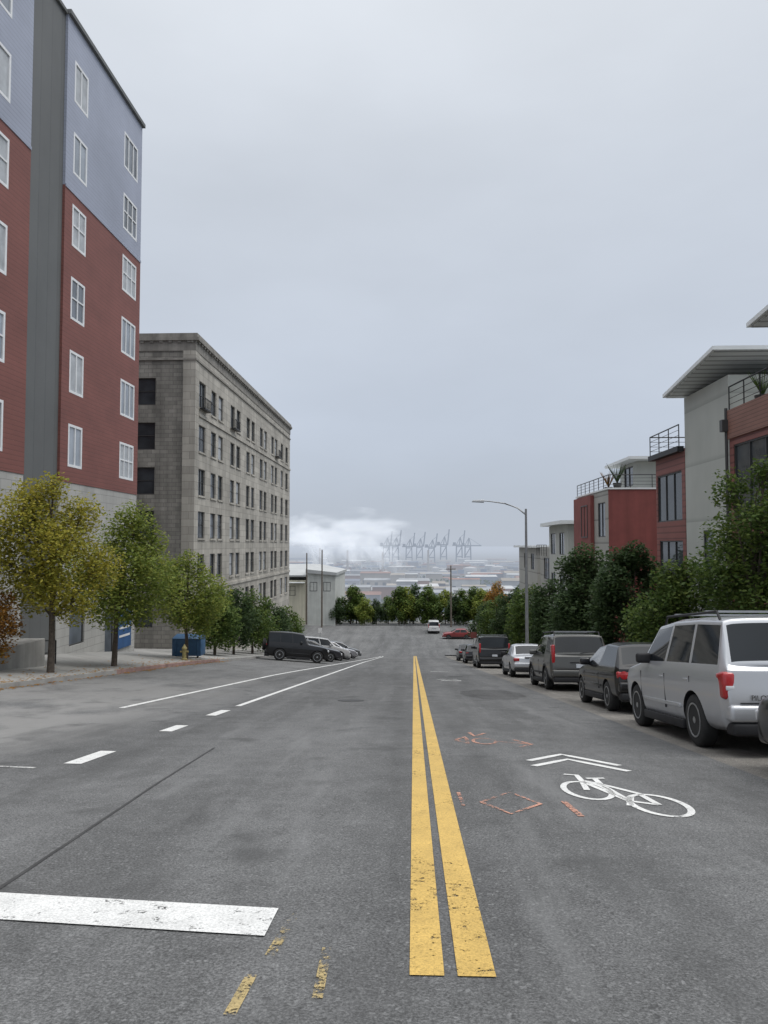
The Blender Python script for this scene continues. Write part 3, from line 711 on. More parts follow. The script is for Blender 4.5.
rplant(13.2,50.5,zc(HT+.1),1.3,'leaf_or','reddish potted plant on the roof terrace',2)
rplant(12.6,27.0,zc(5.0),1.1,'leaf_g','potted plant on the balcony',3)
m=MB(); rl=random.Random(9)
for i in range(1100):
    y=rl.uniform(17,42); x=-10.35-abs(rl.gauss(0,.9)) if rl.random()<.6 else -10.4+rl.gauss(0,.12)
    z=g(x,y)+(.14 if x<-10.5 else .012); s_=rl.uniform(.03,.06); a=rl.uniform(0,6.28)
    u=Vector((math.cos(a),math.sin(a),rl.uniform(-.2,.2)))*s_; w_=Vector((-math.sin(a),math.cos(a),rl.uniform(-.2,.2)))*s_*.7; p=Vector((x,y,z+.012)); m.quad([p-u,p+w_,p+u,p-w_])
ob('fallen_leaves',m.mesh('fallen_leaves',['leaf_or'],fix=False),kind='stuff',label='scattered fallen yellow leaves on pavement and gutter',category='leaves')

# ---------------------------------------------------------------- cars
def tyre_rim(r):
    key='w%.3f'%r
    if key in TM: return TM[key]
    m=MB(); w=.11
    m.lathe([(r*.62,-w),(r*.9,-w*1.02),(r*.98,-w*.8),(r,-w*.4),(r,w*.4),(r*.98,w*.8),(r*.9,w*1.02),(r*.62,w)],36)
    ty=m.mesh('tyre',['rubber'],50)
    m=MB()
    m.lathe([(r*.66,w*.95),(r*.66,w*1.06),(r*.60,w*1.06),(r*.58,w*.3),(r*.05,w*.3)],32)
    m.lathe([(r*.16,w*.3),(r*.16,w*.95),(r*.1,w*1.05),(r*.02,w*1.05)],16)
    for k in range(5):
        a=k*2*math.pi/5
        ca,sa=math.cos(a),math.sin(a)
        def P(rr_,s_,x): return (x,rr_*ca-s_*sa,rr_*sa+s_*ca)
        i=.12*r;o=.62*r
        m.hexa([P(i,-.07*r,w*.4),P(o,-.1*r,w*.5),P(o,.1*r,w*.5),P(i,.07*r,w*.4),P(i,-.08*r,w*.95),P(o,-.13*r,w*1.0),P(o,.13*r,w*1.0),P(i,.08*r,w*.95)])
    m.lathe([(r*.57,w*.29),(r*.57,w*.32),(r*.02,w*.32)],24,1)
    ri=m.mesh('rim',['rim','blackplastic'],40)
    TM[key]=(ty,ri); return TM[key]
def place(o,x,y,heading=0,dz=0):
    e=.6; n=Vector((-(g(x+e,y)-g(x-e,y))/(2*e),-(g(x,y+e)-g(x,y-e))/(2*e),1)).normalized()
    f=Vector((math.sin(heading),math.cos(heading),0)); f=(f-n*f.dot(n)).normalized(); r_=f.cross(n)
    mt=Matrix((r_,f,n)).transposed().to_4x4(); mt.translation=Vector((x,y,g(x,y)+dz+.004)); o.matrix_world=mt
def textmesh(txt,size,mat,ext=.004):
    c=bpy.data.curves.new('t','FONT'); c.body=txt; c.size=size; c.extrude=ext; c.align_x='CENTER'
    o=bpy.data.objects.new('t',c); COL.objects.link(o)
    dg=bpy.context.evaluated_depsgraph_get(); dg.update()
    me=bpy.data.meshes.new_from_object(o.evaluated_get(dg)); bpy.data.objects.remove(o)
    me.materials.clear(); me.materials.append(M[mat]); return me
def shell(pm,L,W,H,belt,hood,rt,wt,trunk_,fb,fr_,yr,yf,r,splits,boxy,lvl):
    """car shell from a control grid: stations from tail to nose, levels from floor to roof centre.
    support loops beside every pane keep the window corners crisp after subdivision"""
    hw=W/2;l2=L/2; S=[]
    def st(yl,zb,w,bz,yu,z6,z7,wu,roof=False): S.append((yl,zb,w,bz,yu,z6,z7,wu,roof))
    ri=.05
    if trunk_:
        d=belt-.02
        st(-l2,.42,.88,d-.10,-l2+.04,d-.07,d-.05,.76)
        st(-l2+.10,.32,.95,d-.03,-l2+.12,d-.01,d+.01,.80)
        st(-l2+.45,.25,.985,d,-l2+trunk_-.1,d+.03,d+.05,.80)
        y0=-l2+trunk_+rt; ylast=-l2+trunk_+.25
        st(ylast,.22,1,belt,y0,H-.07,H-.03,wt,True)
    else:
        st(-l2,.42,.92,belt-.03,-l2+ri,belt+.01,belt+.03,.86)
        y0=-l2+ri+rt; ylast=-l2+.15
        st(ylast,.28,.985,belt,y0,H-.075,H-.035,wt*.985,True)
    ylf=fb; yuf=fb-fr_
    for s_ in splits:
        yl=ylast+(ylf-ylast)*s_; yu=y0+(yuf-y0)*s_
        st(yl,.22,1,belt,yl*.35+yu*.65,H-.055+.02*math.sin(s_*3.14),H+.02*math.sin(s_*3.14),wt+.01,True)
    st(ylf,.22,1,belt-.01,yuf,H-.09,H-.045,wt*.97,True)
    st(ylf+.22,.22,1,belt-.03,ylf+.16,belt+.0,belt+.035,.84)
    st((ylf+l2)/2+.1,.24,.99,hood-.03,(ylf+l2)/2+.1,hood+.0,hood+.03,.78)
    st(l2-.32,.26,.96,hood-.07,l2-.32,hood-.035,hood-.01,.74)
    st(l2-.08,.30,.90,hood-.18,l2-.10,hood-.12,hood-.10,.70)
    st(l2,.36,.82,hood-.36,l2-.03,hood-.30,hood-.28,.64)
    H_=[]
    for k,(yl,zb,w,bz,yu,z6,z7,wu,rf) in enumerate(S):
        a=hw*w; d=bz-zb
        tail=-.05 if k==0 else 0
        half=[Vector(v) for v in ((0,yl,zb),(.80*a,yl,zb),(.965*a,yl+tail*.6,zb+.10*d),(.99*a,yl+tail,zb+.42*d),(1.0*a,yl+tail*.3,zb+.76*d),(.965*a,yl,bz),(wu*hw,yu,z6),((.80 if boxy else .68)*wu*hw,yu,z7),(0,yu-(.02 if k<3 else -.03)*(1 if rf or k<2 else 0),z7+.012))]
        h2=half[:6]+[half[5].lerp(half[6],q) for q in (.07,.14,.84,.91)]+[half[6]]+[half[6].lerp(half[7],q) for q in (.25,.5)]+half[7:]
        H_.append(h2)
    first=[i for i,s_ in enumerate(S) if s_[8]][0]; last=[i for i,s_ in enumerate(S) if s_[8]][-1]
    R_=[];kinds=[]
    for k in range(len(S)):
        R_.append(H_[k])
        if k==len(S)-1: break
        kind='side' if (S[k][8] and S[k+1][8]) else ('rear' if k==first-1 else ('front' if k==last else None))
        if kind is None: kinds.append((None,0)); continue
        ts=(.045,.09,.91,.955) if kind=='side' else (.11,.2,.80,.89)
        for i,q in enumerate(ts):
            R_.append([a.lerp(b_,q) for a,b_ in zip(H_[k],H_[k+1])])
        for i in range(5): kinds.append((kind,i))
    nh=len(R_[0])
    bm=bmesh.new(); rows_=[]
    for h in R_:
        rows_.append([bm.verts.new(v) for v in h]+[bm.verts.new((-v.x,v.y,v.z)) for v in h[1:-1]][::-1])
    n=len(rows_[0])
    for k in range(len(rows_)-1):
        kd,i=kinds[k]
        for j in range(n):
            f=bm.faces.new((rows_[k][j],rows_[k][(j+1)%n],rows_[k+1][(j+1)%n],rows_[k+1][j]))
            lv=j if j<nh-1 else n-1-j
            if kd=='side' and 1<=i<=3 and lv in (6,7,8): f.material_index=1
            if kd=='rear' and 1<=i<=3 and lv>=11: f.material_index=2
            if kd=='front' and 1<=i<=3 and lv>=11: f.material_index=3
    for row in (rows_[0],rows_[-1]):
        bm.faces.new((row[0],row[1],row[n-1]))
        for j in range(1,nh-2): bm.faces.new((row[j],row[j+1],row[n-1-j],row[n-j]))
        bm.faces.new((row[nh-2],row[nh-1],row[nh]))
    bmesh.ops.recalc_face_normals(bm,faces=bm.faces)
    me=bpy.data.meshes.new('body')
    ml=(pm,M['carglass'],M['carglass'],M['carglass'],M['blackplastic'])
    for mm in ml: me.materials.append(mm)
    bm.to_mesh(me); bm.free()
    o=bpy.data.objects.new('tmpbody',me); COL.objects.link(o)
    sd=o.modifiers.new('s','SUBSURF'); sd.levels=lvl; sd.render_levels=lvl
    cuts=MB()
    for yy in (yr,yf):
        for sx in (-1,1): cuts.lathe([(r+.05,sx*(hw-.30)),(r+.05,sx*(hw+.3))],32,4,'x',(0,yy,r))
    cm=cuts.mesh('cut',ml); co=bpy.data.objects.new('cut',cm); COL.objects.link(co)
    bo=o.modifiers.new('b','BOOLEAN'); bo.operation='DIFFERENCE'; bo.object=co; bo.solver='EXACT'
    dg=bpy.context.evaluated_depsgraph_get(); dg.update()
    out=bpy.data.meshes.new_from_object(o.evaluated_get(dg)); bpy.data.objects.remove(o); bpy.data.objects.remove(co)
    parts=[]
    for nm,ids in (('body',(0,4)),('side_window',(1,)),('rear_window',(2,)),('windscreen',(3,))):
        b2=bmesh.new(); b2.from_mesh(out)
        bmesh.ops.delete(b2,geom=[f for f in b2.faces if f.material_index not in ids],context='FACES')
        if nm!='side_window':
            m2=bpy.data.meshes.new(nm); b2.to_mesh(m2)
            for mm in ml: m2.materials.append(mm)
            m2.shade_smooth(); m2.set_sharp_from_angle(angle=rad(38)); parts.append((nm,m2))
        else:
            seen=set(); b2.faces.ensure_lookup_table(); b2.faces.index_update()
            for f in b2.faces:
                if f.index in seen: continue
                stack=[f]; comp=[]; seen.add(f.index)
                while stack:
                    q=stack.pop(); comp.append(q)
                    for e in q.edges:
                        for x in e.link_faces:
                            if x.index not in seen: seen.add(x.index); stack.append(x)
                vs={}; V=[];F=[]
                for q in comp:
                    ids_=[]
                    for v in q.verts:
                        if v.index not in vs: vs[v.index]=len(V); V.append(tuple(v.co))
                        ids_.append(vs[v.index])
                    F.append(ids_)
                m2=bpy.data.meshes.new(nm); m2.from_pydata(V,[],F); m2.materials.append(M['carglass']); m2.shade_smooth(); parts.append((nm,m2))
        b2.free()
    return parts
def car(x,y,heading,label,L=4.7,W=1.9,H=1.75,belt=1.08,hood=.98,r=.36,paint_c=(.4,.4,.42),metal=.5,fb=.95,fr_=.55,rt=.25,wt=.78,trunk_=0,rack=False,badge=None,cladding=False,tail='tall',cat='car',group='cars parked along the kerb',wb=None,spare=False,detail=True,splits=(.33,.66),boxy=True):
    root=empty('parked_car',(0,0,0),label=label,category=cat,group=group)
    pm=carpaint('car_paint',paint_c,metal)
    hw=W/2; l2=L/2; wb=wb or L*.58; yf=wb/2+.08; yr=yf-wb
    for nm,me in shell(pm,L,W,H,belt,hood,rt,wt,trunk_,fb,fr_,yr,yf,r,splits,boxy,2 if detail else 1): ob(nm,me,root)
    ty,ri=tyre_rim(r)
    for yy in (yr,yf):
        for sx in (-1,1):
            w_=empty('wheel',(sx*(hw-.135),yy,r),root)
            ob('tyre',ty,w_); b_=ob('rim',ri,w_)
            if sx<0: b_.rotation_euler=(0,0,math.pi)
    y_first=-l2+.13 if not trunk_ else -l2+trunk_+.25
    seams=[y_first+(fb-y_first)*s_ for s_ in splits]+[fb+.04]
    if detail:
      for yy in seams:
        zl=2*r+.16 if abs(yy-yr)<r+.12 else .45
        for sx in (-1,1):
            x0=sx*hw*.985; q=MB(); q.box((x0-.010,yy,zl),(x0+.008,yy+.009,belt-.14)); ob('door_seam',q.mesh('door_seam',['blackplastic']),root)
      for yy in seams[:-1] if len(seams)>2 else seams[:1]:
        for sx in (-1,1):
            ob('door_handle',bbox('door_handle',(sx*(hw*.985)-.012,yy+.08,belt-.21),(sx*(hw*.985)+.028,yy+.26,belt-.175),[pm],.01),root)
      for sx in (-1,1):
        a,b_=sorted((sx*(hw*.95),sx*(hw+.006)))
        ob('side_moulding',bbox('side_moulding',(a,yr+r+.12,.50),(b_,yf-r-.12,.56),[pm if not cladding else 'blackplastic'],.01),root)
    for sx in (-1,1):
        ob('wing_mirror',bbox('wing_mirror',(min(sx*hw*.92,sx*(hw+.17)),fb-.42,belt+.0),(max(sx*hw*.92,sx*(hw+.17)),fb-.28,belt+.17),[pm if metal<.4 else 'blackplastic'],.045,4),root)
        a,b_=sorted((sx*(hw-.09),sx*(hw-.006)))
        ob('sill',bbox('sill',(a,yr+r+.07,.20),(b_,yf-r-.07,.33),['blackplastic'],.02),root)
    if cladding:
        for yy in (yr,yf):
            for sx in (-1,1):
                am=MB(); n=18
                for k in range(n):
                    a0=math.pi*(k/n)*1.1-.15; a1=math.pi*((k+1)/n)*1.1-.15
                    q=[]
                    for aa in (a0,a1):
                        for rr_ in (r+.045,r+.11): q.append((yy+rr_*math.cos(aa),r+rr_*math.sin(aa)))
                    xo=sx*(hw+.004);xi=sx*(hw-.07)
                    am.hexa([(xi,*q[0]),(xi,*q[1]),(xi,*q[3]),(xi,*q[2]),(xo,*q[0]),(xo,*q[1]),(xo,*q[3]),(xo,*q[2])])
                ob('wheel_arch_trim',am.mesh('wheel_arch_trim',['blackplastic']),root)
    ob('rear_bumper',bbox('rear_bumper',(-hw*.93,-l2-.09,.44),(hw*.93,-l2+.24,.66),[pm],.055,4),root)
    ob('bumper_trim',bbox('bumper_trim',(-hw*.90,-l2-.075,.27),(hw*.90,-l2+.2,.435),['blackplastic'],.04,3),root)
    ob('front_bumper',bbox('front_bumper',(-hw*.84,l2-.18,.28),(hw*.84,l2+.05,.56),[pm],.06,4),root)
    ob('grille',bbox('grille',(-hw*.5,l2-.1,.60),(hw*.5,l2+.012,hood-.26),['blackplastic'],.02),root)
    for sx in (-1,1):
        a,b_=sorted((sx*hw*.56,sx*hw*.88))
        ob('headlight',bbox('headlight',(a,l2-.25,hood-.36),(b_,l2-.01,hood-.20),['headlight'],.04,3),root)
        if tail=='tall': z0,z1=belt-.40,belt-.04; a,b_=sorted((sx*hw*.80,sx*hw*.97))
        elif tail=='pillar': z0,z1=belt-.24,belt+.34; a,b_=sorted((sx*hw*.82,sx*hw*.93))
        elif tail=='round': z0,z1=belt-.24,belt-.07; a,b_=sorted((sx*hw*.64,sx*hw*.95))
        else: z0,z1=belt-.24,belt-.09; a,b_=sorted((sx*hw*.64,sx*hw*.93))
        ob('tail_light',bbox('tail_light',(a,-l2-.012,z0),(b_,-l2+.26,z1),['taillight'],.05 if tail!='pillar' else .03,4),root)
        if tail=='tall':
            ob('reversing_light',bbox('reversing_light',(a+.03,-l2-.018,z0+.12),(b_-.03,-l2+.2,z0+.18),['headlight'],.01,2),root)
        if tail=='round':
            mm=MB(); mm.lathe([(.085,0),(.085,.02),(.03,.03)],18); o_=ob('lamp_disc',mm.mesh('lamp_disc',['taillight'],40),root,((a+b_)/2,-l2-.012,(z0+z1)/2)); o_.rotation_euler=(0,0,rad(-90))
    ob('licence_plate',bbox('licence_plate',(-.16,-l2-.055,.72),(.16,-l2+.1,.84),['plate'],.006,1),root)
    ob('tailgate_trim',bbox('tailgate_trim',(-.34,-l2-.05,.87),(.34,-l2+.12,.90),['chrome' if badge else 'blackplastic'],.008,1),root)
    if not trunk_:
        mm=MB(); mm.tube([(.0,-l2+.05,belt+.08),(.34,-l2+.08,belt+.12)],.012,5); ob('rear_wiper',mm.mesh('rear_wiper',['blackplastic']),root)
        ob('tailgate_seam',bbox('tailgate_seam',(-hw*.78,-l2-.052,.675),(hw*.78,-l2+.1,.69),['blackplastic'],.003,1),root)
    mm=MB(); mm.tube([(.5,-l2-.10,.26),(.5,-l2+.25,.26)],.035,10); ob('exhaust_pipe',mm.mesh('exhaust_pipe',['steel']),root)
    if rack:
        ya=-l2+.45; yb_=fb-fr_-.15
        for sx in (-1,1):
            mm=MB(); xx=sx*(hw*(wt-.06)); mm.tube([(xx,ya,H-.06),(xx,ya+.1,H+.065),(xx,yb_-.12,H+.065),(xx,yb_,H-.07)],.02,8); ob('roof_rail',mm.mesh('roof_rail',['blackplastic'],50),root)
        for yy in (ya+.5,yb_-.5):
            mm=MB(); mm.box((-hw*(wt-.06),yy,H+.07),(hw*(wt-.06),yy+.06,H+.10)); ob('crossbar',mm.mesh('crossbar',['steel']),root)
    if badge:
        me=textmesh(badge,.095,'dframe'); o=ob('badge',me,root,(-hw*.52,-l2-.058,belt-.40)); o.rotation_euler=(rad(90),0,0)
        mm=MB(); 
        mm.box((-.06,-l2-.058,.95),(-.045,-l2+.02,1.05)); mm.box((.045,-l2-.058,.95),(.06,-l2+.02,1.05)); mm.box((-.045,-l2-.058,.99),(.045,-l2+.02,1.01))
        ob('emblem',mm.mesh('emblem',['chrome']),root)
    if spare:
        w_=empty('spare_wheel',(0,-l2-.15,.98),root); w_.rotation_euler=(0,0,rad(-90)); ob('tyre',ty,w_); ob('rim',ri,w_).rotation_euler=(0,0,math.pi)
    place(root,x,y,heading); return root
BLK=(.006,.006,.007)
SUV=dict(splits=(.31,.64),boxy=True); HAT=dict(splits=(.5,),boxy=False,H=1.47,belt=.95,hood=.87,r=.32,L=4.05,W=1.76,fb=.86,fr_=.70,rt=.50,wt=.73); SAL=dict(splits=(.5,),boxy=False,trunk_=.62,H=1.47,belt=.95,hood=.88,r=.32,L=4.6,W=1.8,fb=.9,fr_=.68,rt=.5,wt=.73,tail='low')
def mk(base_,**k): d=dict(base_); d.update(k); return d
car(5.0,12.15,0,'silver sport utility vehicle with roof rails parked at the kerb',**mk(SUV,L=4.78,W=2.0,H=1.82,belt=1.12,hood=1.05,r=.365,paint_c=(.50,.51,.53),fb=1.05,fr_=.58,rt=.22,wt=.82,rack=True,badge='PILOT',tail='tall',wb=2.75))
car(5.12,17.8,0,'black compact hatchback with red tail lights parked at the kerb',**mk(HAT,paint_c=BLK,metal=0,tail='round',wb=2.5))
car(5.25,25.9,0,'dark grey sport utility vehicle with black trim at the kerb',**mk(SUV,L=4.8,W=1.94,H=1.78,belt=1.09,hood=1.0,r=.36,paint_c=(.085,.085,.08),metal=.3,fb=.95,fr_=.62,rt=.26,wt=.80,rack=True,tail='pillar',cladding=True,wb=2.85))
car(5.25,35.3,0,'silver saloon car parked at the kerb',**mk(SAL,paint_c=(.50,.51,.53),wb=2.7))
car(5.0,48.7,0,'large black sport utility vehicle parked at the kerb',**mk(SUV,L=5.2,W=2.05,H=1.97,belt=1.18,hood=1.08,r=.38,paint_c=BLK,metal=0,fb=1.2,fr_=.5,rt=.12,wt=.84,rack=True,tail='pillar',wb=3.0))
car(4.9,60.3,0,'dark hatchback parked down the slope at the kerb',**mk(HAT,paint_c=(.012,.013,.018),metal=0,tail='low',detail=False))
car(4.9,69,0,'dark saloon parked down the slope at the kerb',**mk(SAL,paint_c=(.02,.02,.023),metal=0,detail=False))
car(4.87,6.8,0,'dark car parked behind the silver vehicle',**mk(SAL,L=4.5,W=1.84,paint_c=(.015,.015,.017),metal=0))
gl='cars angle-parked along the far kerb'
car(-7.9,50,rad(80),'boxy black off-road vehicle angle-parked by the trees',**mk(SUV,L=4.2,W=1.86,H=1.90,belt=1.16,hood=1.10,r=.39,paint_c=BLK,metal=0,fb=.55,fr_=.25,rt=.06,wt=.84,tail='low',wb=2.5,group=gl,spare=True))
car(-7.7,54.8,rad(75),'dark saloon car angle-parked by the trees',**mk(SAL,paint_c=(.02,.02,.024),metal=0,group=gl,detail=False))
car(-7.5,59.5,rad(75),'pale sport utility vehicle angle-parked along the kerb',**mk(SUV,L=4.6,W=1.85,H=1.7,paint_c=(.38,.38,.38),metal=0,tail='low',group=gl,detail=False))
car(-7.3,64.5,rad(75),'silver saloon car angle-parked along the kerb',**mk(SAL,paint_c=(.3,.3,.32),group=gl,detail=False))
car(-7.1,70,rad(75),'grey hatchback car angle-parked along the kerb',**mk(HAT,paint_c=(.12,.125,.13),tail='low',group=gl,detail=False))
car(6.6,112,rad(-90),'red car crossing at the bottom junction',**mk(SAL,paint_c=(.24,.04,.04),metal=0,group='vehicles at the junction',detail=False))
car(3.2,120,0,'white van at the bottom junction',**mk(SUV,L=4.8,H=1.95,belt=1.15,hood=1.0,paint_c=(.6,.6,.6),metal=0,rt=.1,wt=.84,tail='pillar',group='vehicles at the junction',detail=False))

# ---------------------------------------------------------------- street furniture
def street_lamp(x,y,h=9.5,arm=2.85):
    z=g(x,y)+.13; root=empty('street_lamp',(x,y,z),label='tall grey cobra-head street lamp arching over the road',category='street lamp')
    m=MB(); m.tube([(0,0,0),(0,0,h*.5),(0,0,h)],[.11,.09,.065],12); m.lathe([(.2,0),(.2,.08),(.13,.3),(.11,.32)],14,0,'z'); ob('pole',m.mesh('pole',['steel'],50),root)
    m=MB(); m.tube([(0,0,h-.35),(-.5,-.05,h+.05),(-1.3,-.12,h+.33),(-2.2,-.2,h+.45),(-arm+.3,-.3,h+.47)],[.05,.045,.04,.035,.03],8); ob('arm',m.mesh('arm',['steel'],50),root)
    m=MB(); m.hexa([(-arm-.45,-.42,h+.40),(-arm+.3,-.42,h+.36),(-arm+.3,-.16,h+.36),(-arm-.45,-.16,h+.40),(-arm-.35,-.38,h+.52),(-arm+.3,-.36,h+.55),(-arm+.3,-.22,h+.55),(-arm-.35,-.20,h+.52)])
    ob('lamp_head',bevelled(m.mesh('lamp_head',['steel']),.03,2),root)
street_lamp(6.8,45)
def pole(x,y,h,lab,arms=True,z=None):
    z=g(x,y) if z is None else z; root=empty('utility_pole',(x,y,z),label=lab,category='utility pole')
    m=MB(); m.tube([(0,0,0),(0,0,h)],[.16,.10],8); ob('pole',m.mesh('pole',['wood'],50),root)
    if arms:
        m=MB(); m.box((-.8,-.14,h-.7),(.8,-.02,h-.58)); 
        for k in (-.7,-.35,.35,.7): m.box((k-.04,-.11,h-.58),(k+.04,-.04,h-.43))
        ob('crossarm',m.mesh('crossarm',['wood']),root)
pole(-15.6,126,13.2,'wooden utility pole beside the cream building',False)
pole(-18.8,130,12.6,'wooden utility pole beside the cream building',False)
pole(6.4,127.5,10.5,'dark utility pole at the junction with cross arm')
z=g(-12.2,40)+.13
root=empty('waste_bin',(-12.2,40,z),label='blue metal waste container on the pavement',category='waste bin')
m=MB(); m.box((-.78,-.45,.12),(.78,.45,1.0))
for k in (-.6,0,.6): m.box((k-.04,-.49,.2),(k+.04,-.452,.95))
ob('body',bevelled(m.mesh('body',['bluebin']),.015,2),root)
m=MB(); m.hexa([(-.80,-.48,1.003),(.80,-.48,1.003),(.80,.48,1.003),(-.80,.48,1.003),(-.80,-.48,1.05),(.80,-.48,1.05),(.80,.48,1.2),(-.80,.48,1.2)]); ob('lid',bevelled(m.mesh('lid',['bluebin']),.02,2),root)
for sx in (-.6,.6):
    m=MB(); m.lathe([(.09,-.03),(.09,.03)],14,0,'x',(sx,-.35,.09)); ob('castor',m.mesh('castor',['rubber']),root)
def hydrant(x,y):
    z=g(x,y)+.13; root=empty('fire_hydrant',(x,y,z),label='faded yellow fire hydrant on the pavement',category='fire hydrant')
    m=MB(); m.lathe([(.15,0),(.15,.06),(.10,.08),(.10,.5),(.13,.52),(.13,.57),(.10,.62),(.05,.70),(.03,.76)],16,0,'z'); ob('body',m.mesh('body',['yelhyd'],40),root)
    m=MB(); m.lathe([(.05,-.2),(.05,.2)],12,0,'x',(0,0,.4)); ob('outlet',m.mesh('outlet',['yelhyd'],40),root)
hydrant(-11.2,36)
def sign(x,y,h,lab,mat='whitesign',w=.45,hh=.6):
    z=g(x,y)+.13; root=empty('street_sign',(x,y,z),label=lab,category='sign')
    m=MB(); m.tube([(0,0,0),(0,0,h)],.03,8); ob('post',m.mesh('post',['steel']),root)
    m=MB(); m.box((-w/2,-.05,h-hh),(w/2,-.035,h-.02)); ob('sign_panel',bevelled(m.mesh('sign_panel',[mat]),.006,1),root)
sign(-11.1,88,2.8,'small white sign by the junction'); sign(6.9,86,2.8,'red sign by the junction','redflat',.7,.7)

# ---------------------------------------------------------------- distant port
FZ=-60.3
hc={}
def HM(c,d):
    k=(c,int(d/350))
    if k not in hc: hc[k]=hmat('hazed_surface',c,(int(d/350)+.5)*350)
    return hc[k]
pal=[(.30,.31,.32),(.22,.23,.25),(.34,.31,.27),(.14,.15,.18),(.24,.14,.11),(.46,.47,.47),(.11,.14,.19),(.28,.25,.21)]
RW=random.Random(5)
for i in range(230):
    d=RW.uniform(560,2500) if i%2 else RW.uniform(560,1300); x=RW.uniform(-.24,.27)*d
    w=RW.uniform(10,55)*(.5+d/2200); l=RW.uniform(15,50); h=RW.uniform(5,17)
    m=MB()
    m.box((x-w/2,d-l/2,FZ),(x+w/2,d+l/2,FZ+h),0)
    rz_=h+RW.uniform(1,3)
    i0=len(m.v); m.v+=[(x-w/2-1,d-l/2-1,FZ+h+.01),(x+w/2+1,d-l/2-1,FZ+h+.01),(x+w/2+1,d+l/2+1,FZ+h+.01),(x-w/2-1,d+l/2+1,FZ+h+.01),(x-w/2,d,FZ+rz_),(x+w/2,d,FZ+rz_)]
    for f in ((0,1,5,4),(2,3,4,5),(1,2,5),(3,0,4),(0,3,2,1)): m.f.append(tuple(i0+k for k in f)); m.m.append(1)
    for k in range(int(w/12)):
        xx=x-w/2+4+k*12; m.box((xx,d-l/2-.1,FZ),(xx+5,d-l/2-.02,FZ+min(5,h*.6)),2)
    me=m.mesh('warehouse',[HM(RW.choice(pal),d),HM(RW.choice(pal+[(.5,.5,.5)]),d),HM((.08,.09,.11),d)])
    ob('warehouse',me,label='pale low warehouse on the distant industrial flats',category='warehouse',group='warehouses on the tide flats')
for i in range(40):
    d=RW.uniform(1500,2500); x=RW.uniform(-.2,.25)*d; m=MB(); n=RW.randint(3,7)
    for k in range(n):
        for q in range(RW.randint(1,4)): m.box((x+k*14,d,FZ+q*2.7),(x+k*14+12.5,d+8,FZ+q*2.7+2.6),RW.randint(0,2))
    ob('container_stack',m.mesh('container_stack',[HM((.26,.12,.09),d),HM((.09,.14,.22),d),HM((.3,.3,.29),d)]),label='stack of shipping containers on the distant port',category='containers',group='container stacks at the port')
m=MB(); m.box((-260,640,FZ+9),(260,652,FZ+11)); m.box((-260,639.5,FZ+11.01),(260,640,FZ+12)); 
for k in range(18): m.box((-250+k*30,644,FZ),(-247+k*30,648,FZ+8.99))
ob('viaduct',m.mesh('viaduct',[HM((.40,.40,.39),640)]),label='pale concrete road viaduct across the industrial flats',category='bridge')
for i in range(10):
    d=RW.uniform(1100,2000); x=RW.uniform(-.2,.2)*d; m=MB(); r_=RW.uniform(8,16); m.lathe([(r_,0),(r_,12),(r_*.5,14),(.5,15)],20,0,'z',(x,d,FZ))
    ob('storage_tank',m.mesh('storage_tank',[HM((.4,.4,.4),d)],40),label='pale cylindrical storage tank at the port',category='tank',group='storage tanks at the port')
for tx_,d,h in ((-.128,1500,55),(-.09,1600,50),(-.042,1650,45),(.02,1700,50)):
    m=MB(); m.tube([(tx_*d,d+15,FZ),(tx_*d,d+15,FZ+h)],[3,2],10); ob('chimney',m.mesh('chimney',[HM((.3,.28,.26),d)]),label='slender industrial chimney in the haze',category='chimney',group='industrial chimneys')
m=MB(); 
for i in range(6500):
    cx=RW.choice([(-70,450),(10,430),(90,470),(-30,520),(60,560),(-120,620),(130,610),(0,760),(200,900),(-150,980),(60,330),(-40,340),(0,380),(100,1150),(-100,1300)])
    k=1+max(0,cx[1]-600)/900
    x=cx[0]+RW.gauss(0,32)*k; y=cx[1]+RW.gauss(0,14); z=base(y)-.3+RW.uniform(.5,8); s_=RW.uniform(1,2.4)
    u=Vector((RW.gauss(0,1),RW.gauss(0,1),RW.gauss(0,1))).normalized()*s_; w=u.orthogonal().normalized()*s_
    p=Vector((x,y,z)); m.quad([p-u,p+w,p+u,p-w])
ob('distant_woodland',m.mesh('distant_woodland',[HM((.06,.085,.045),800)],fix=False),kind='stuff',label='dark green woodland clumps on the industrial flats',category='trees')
crane_m=hmat('hazed_crane_steel',(.09,.13,.18),1900,.05,.05)  # steel colour with the distance haze mixed in as emission
